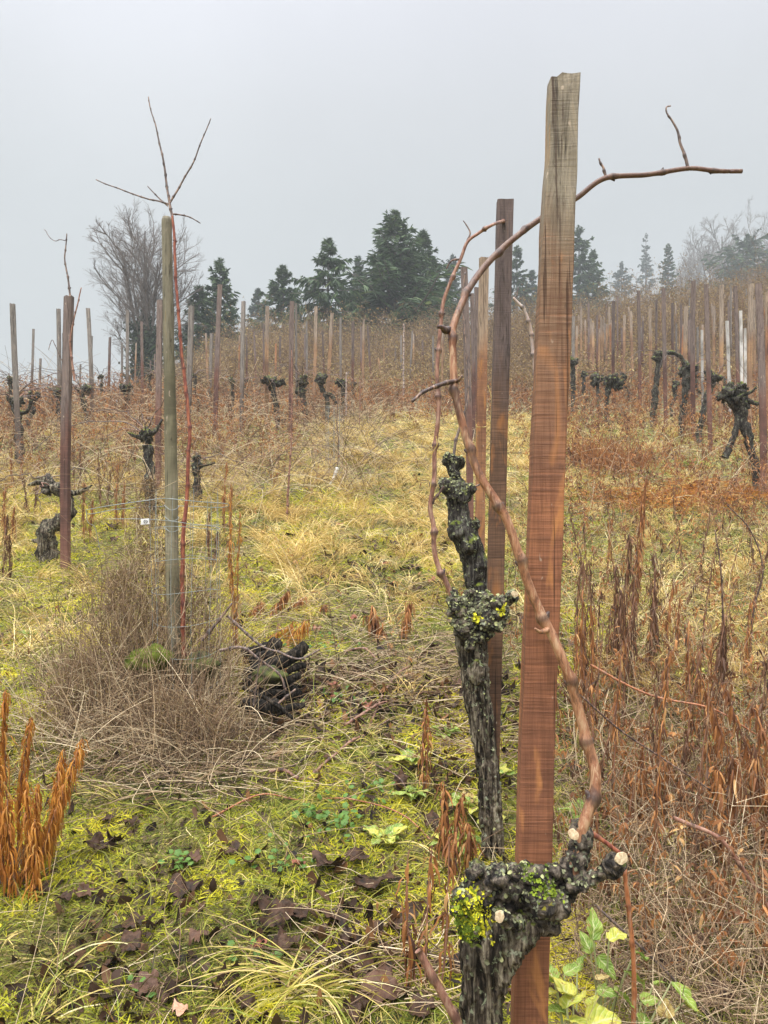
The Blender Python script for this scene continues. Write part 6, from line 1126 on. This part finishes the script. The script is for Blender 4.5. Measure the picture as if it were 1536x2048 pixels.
# ================================================================== fallen vine leaves, each one its own
def dead_leaf(size, seed, curl=1.0):
    r = np.random.default_rng(seed); nr, m = 9, 40; ph = np.arange(m) * 2 * math.pi / m; out_ = 1 + .13 * np.cos(ph * 5 + r.uniform(0, 6)) + .08 * np.sin(ph * 13) + .06 * r.normal(size=m) * .6; out_ *= 1 - .55 * np.exp(-((ph - 3.14) / .22) ** 2)
    rr = np.linspace(0.02, 1, nr)[:, None] * out_[None]; V = np.stack([rr * np.cos(ph), rr * np.sin(ph) * .85, 0 * rr], -1).reshape(-1, 3)
    V[:, 2] += .80 * curl * fbm(V * 1.8 + seed, 3, seed) * np.linalg.norm(V, axis=1) + .10 * np.abs(np.sin(np.arctan2(V[:, 1], V[:, 0]) * 2.5)) * np.linalg.norm(V, axis=1) + .10 * fbm(V * 6 + seed, 2, seed)
    k = curl * r.uniform(.5, 1.5); a = V[:, 0] * k; V = np.stack([np.sin(a) / max(k, .01), V[:, 1], V[:, 2] + (1 - np.cos(a)) / max(k, .01) * (1 if r.random() < .6 else -.8)], 1)
    V *= size; i = np.arange(nr - 1)[:, None] * m + np.arange(m)[None]; i2 = np.arange(nr - 1)[:, None] * m + (np.arange(m)[None] + 1) % m; return V, np.stack([i, i2, i2 + m, i + m], -1).reshape(-1, 4)
LV = [(193, 1712, 30, 'd', 'crumpled dark leaf lying on grass near the orange plant'), (232, 1700, 22, 'd', 'small dark curl of leaf touching the crumpled one by the orange plant'), (262, 1660, 18, 'd', 'black glossy folded leaf at the edge of the heap'), (214, 1652, 16, 'd', 'little black leaf in long green grass'), (385, 1738, 20, 'b', 'round greyish brown leaf beside a herb sprig'), (500, 1744, 24, 'd', 'dark leaf with ragged rim in the middle of the moss'),
      (365, 1790, 34, 'd', 'dark leaf in a hollow crossed by thin stems'), (265, 1866, 26, 'd', 'half rolled dark leaf standing up on bright moss'), (262, 1905, 30, 'd', 'black leaf under the half rolled one'), (396, 1893, 22, 'b', 'pale brown rounded leaf lying alone on moss'), (552, 1858, 38, 'd', 'large star shaped dark leaf with raised ridge'), (600, 1850, 26, 'd', 'dark leaf overlapping the star shaped one'), (660, 1755, 38, 'd', 'long crumpled dark leaf pointing to the knobbly vine'),
      (712, 1730, 26, 'd', 'dark folded leaf above the long crumpled one'), (745, 1785, 42, 'd', 'wide glossy dark leaf lying flat near the knobbly vine'), (665, 1853, 32, 'd', 'shiny black leaf with bent tip'), (640, 1880, 24, 'd', 'black leaf with a grass blade across it'), (573, 1905, 30, 'd', 'dull dark leaf behind the arching grass tuft'), (515, 1905, 18, 'r', 'reddish leaf behind the arching grass tuft'),
      (716, 1965, 46, 'd', 'big slate dark leaf sprinkled with drops, low by the vine trunk'), (765, 2005, 46, 'b', 'big brown leaf lying against the slate dark one'), (224, 1950, 24, 'd', 'dark leaf pressed into yellowing grass'), (290, 1995, 28, 'b', 'brown mottled leaf near the tiny herb'), (330, 2010, 22, 'd', 'dark leaf beside the brown mottled one'), (83, 1800, 20, 'd', 'dark leaf at the foot of the orange plant'), (12, 1775, 44, 'd', 'heap of slate dark leaf at the very edge below the orange plant'),
      (167, 1804, 22, 'b', 'faded brown leaf on flat moss'), (130, 1812, 16, 'd', 'tiny black leaf next to the faded brown one'), (462, 1714, 20, 'd', 'dark oval leaf at the rim of yellow moss'), (520, 1818, 24, 'd', 'flat dark leaf in thin grass'), (360, 2046, 24, 'p', 'pale orange peeling leaf low in the moss'), (445, 2000, 24, 'd', 'dark leaf under the drooping tuft'), (490, 2020, 26, 'd', 'dark pointed leaf under the drooping tuft'), (715, 2040, 34, 'd', 'black wet leaf below the slate dark one'),
      (860, 1660, 22, 'd', 'dark leaf beside the small dead plant'), (800, 1580, 20, 'd', 'dark leaf at the end of the thin dark pruning'), (598, 1740, 14, 'r', 'small orange leaf in the herbs'), (730, 1425, 16, 'r', 'bright rusty leaf on the brown prunings'), (845, 2040, 30, 'd', 'dark leaf tucked at the trunk foot of the nearest vine'), (690, 1900, 22, 'd', 'curled black leaf by thin straw'), (800, 1870, 26, 'd', 'dark leaf in dry grass before the nearest vine'),
      (40, 1735, 24, 'd', 'dark leaf leaning on the stems of the orange plant'), (1340, 1950, 34, 'd', 'dark leaf lying deep under brown stems'), (1440, 2020, 36, 'd', 'black leaf in the dark hollow of the bank'), (1390, 1900, 30, 'b', 'brown leaf caught in the bank undergrowth')]
protoL = {}
MT = {'d': 'dead_leaf', 'b': 'dead_leaf_brown', 'r': 'dead_leaf_red', 'p': 'peel'}
def put_leaf(ux, uy, wpx, mk, label, group, seed):
    p = on_ground(ux, uy); s = wpx / F * p[1] * 1.0; V, Q = dead_leaf(s, seed, R_.uniform(.6, 1.3)); V = rotz(rotx(V, R_.normal(0, .25) + .15), R_.uniform(0, 6.28)); V = V + p + [0, 0, .012 + s * .18 - min(0, V[:, 2].min()) * .5]
    tag(MB().add(V, Q).build('fallen_leaf', M[MT[mk]], origin=p), label, 'leaf', group)
for k, (ux, uy, w_, mk, lb) in enumerate(LV): put_leaf(ux, uy, w_, mk, lb, 'fallen vine leaves', k)
for k in range(110):
    ux, uy = R_.uniform(60, 1250), R_.uniform(1040, 1560)
    if 200 < ux < 560 and uy > 1250: continue
    if R_.random() < .35: ux, uy = R_.normal(800, 70), R_.normal(1150, 50)
    put_leaf(ux, uy, R_.uniform(8, 15), 'ddbr'[R_.integers(0, 4)] if R_.random() < .5 else 'd', 'small dark fallen leaf on the slope behind the heap', 'small fallen leaves up the slope', 200 + k)

# ================================================================== the air
hz = MB(); a0, a1 = np.array([-265., -42., -17.]), np.array([265., 610., 95.])
c = np.array([[x, y, z] for z in (a0[2], a1[2]) for y in (a0[1], a1[1]) for x in (a0[0], a1[0])]); hz.add(c, [[0, 2, 3, 1], [4, 5, 7, 6], [0, 1, 5, 4], [2, 6, 7, 3], [0, 4, 6, 2], [1, 3, 7, 5]])
hm = bpy.data.materials.new('haze'); hm.use_nodes = True; t = hm.node_tree; t.nodes.clear(); oo = t.nodes.new('ShaderNodeOutputMaterial'); pv = t.nodes.new('ShaderNodeVolumePrincipled')
pv.inputs['Color'].default_value = (.66, .70, .715, 1); pv.inputs['Density'].default_value = .0028; pv.inputs['Anisotropy'].default_value = 0.0; t.links.new(pv.outputs[0], oo.inputs['Volume'])
o = hz.build('haze', hm, smooth=False); o['kind'] = 'stuff'; o['label'] = 'thin grey winter mist over the slope'; o['category'] = 'haze'
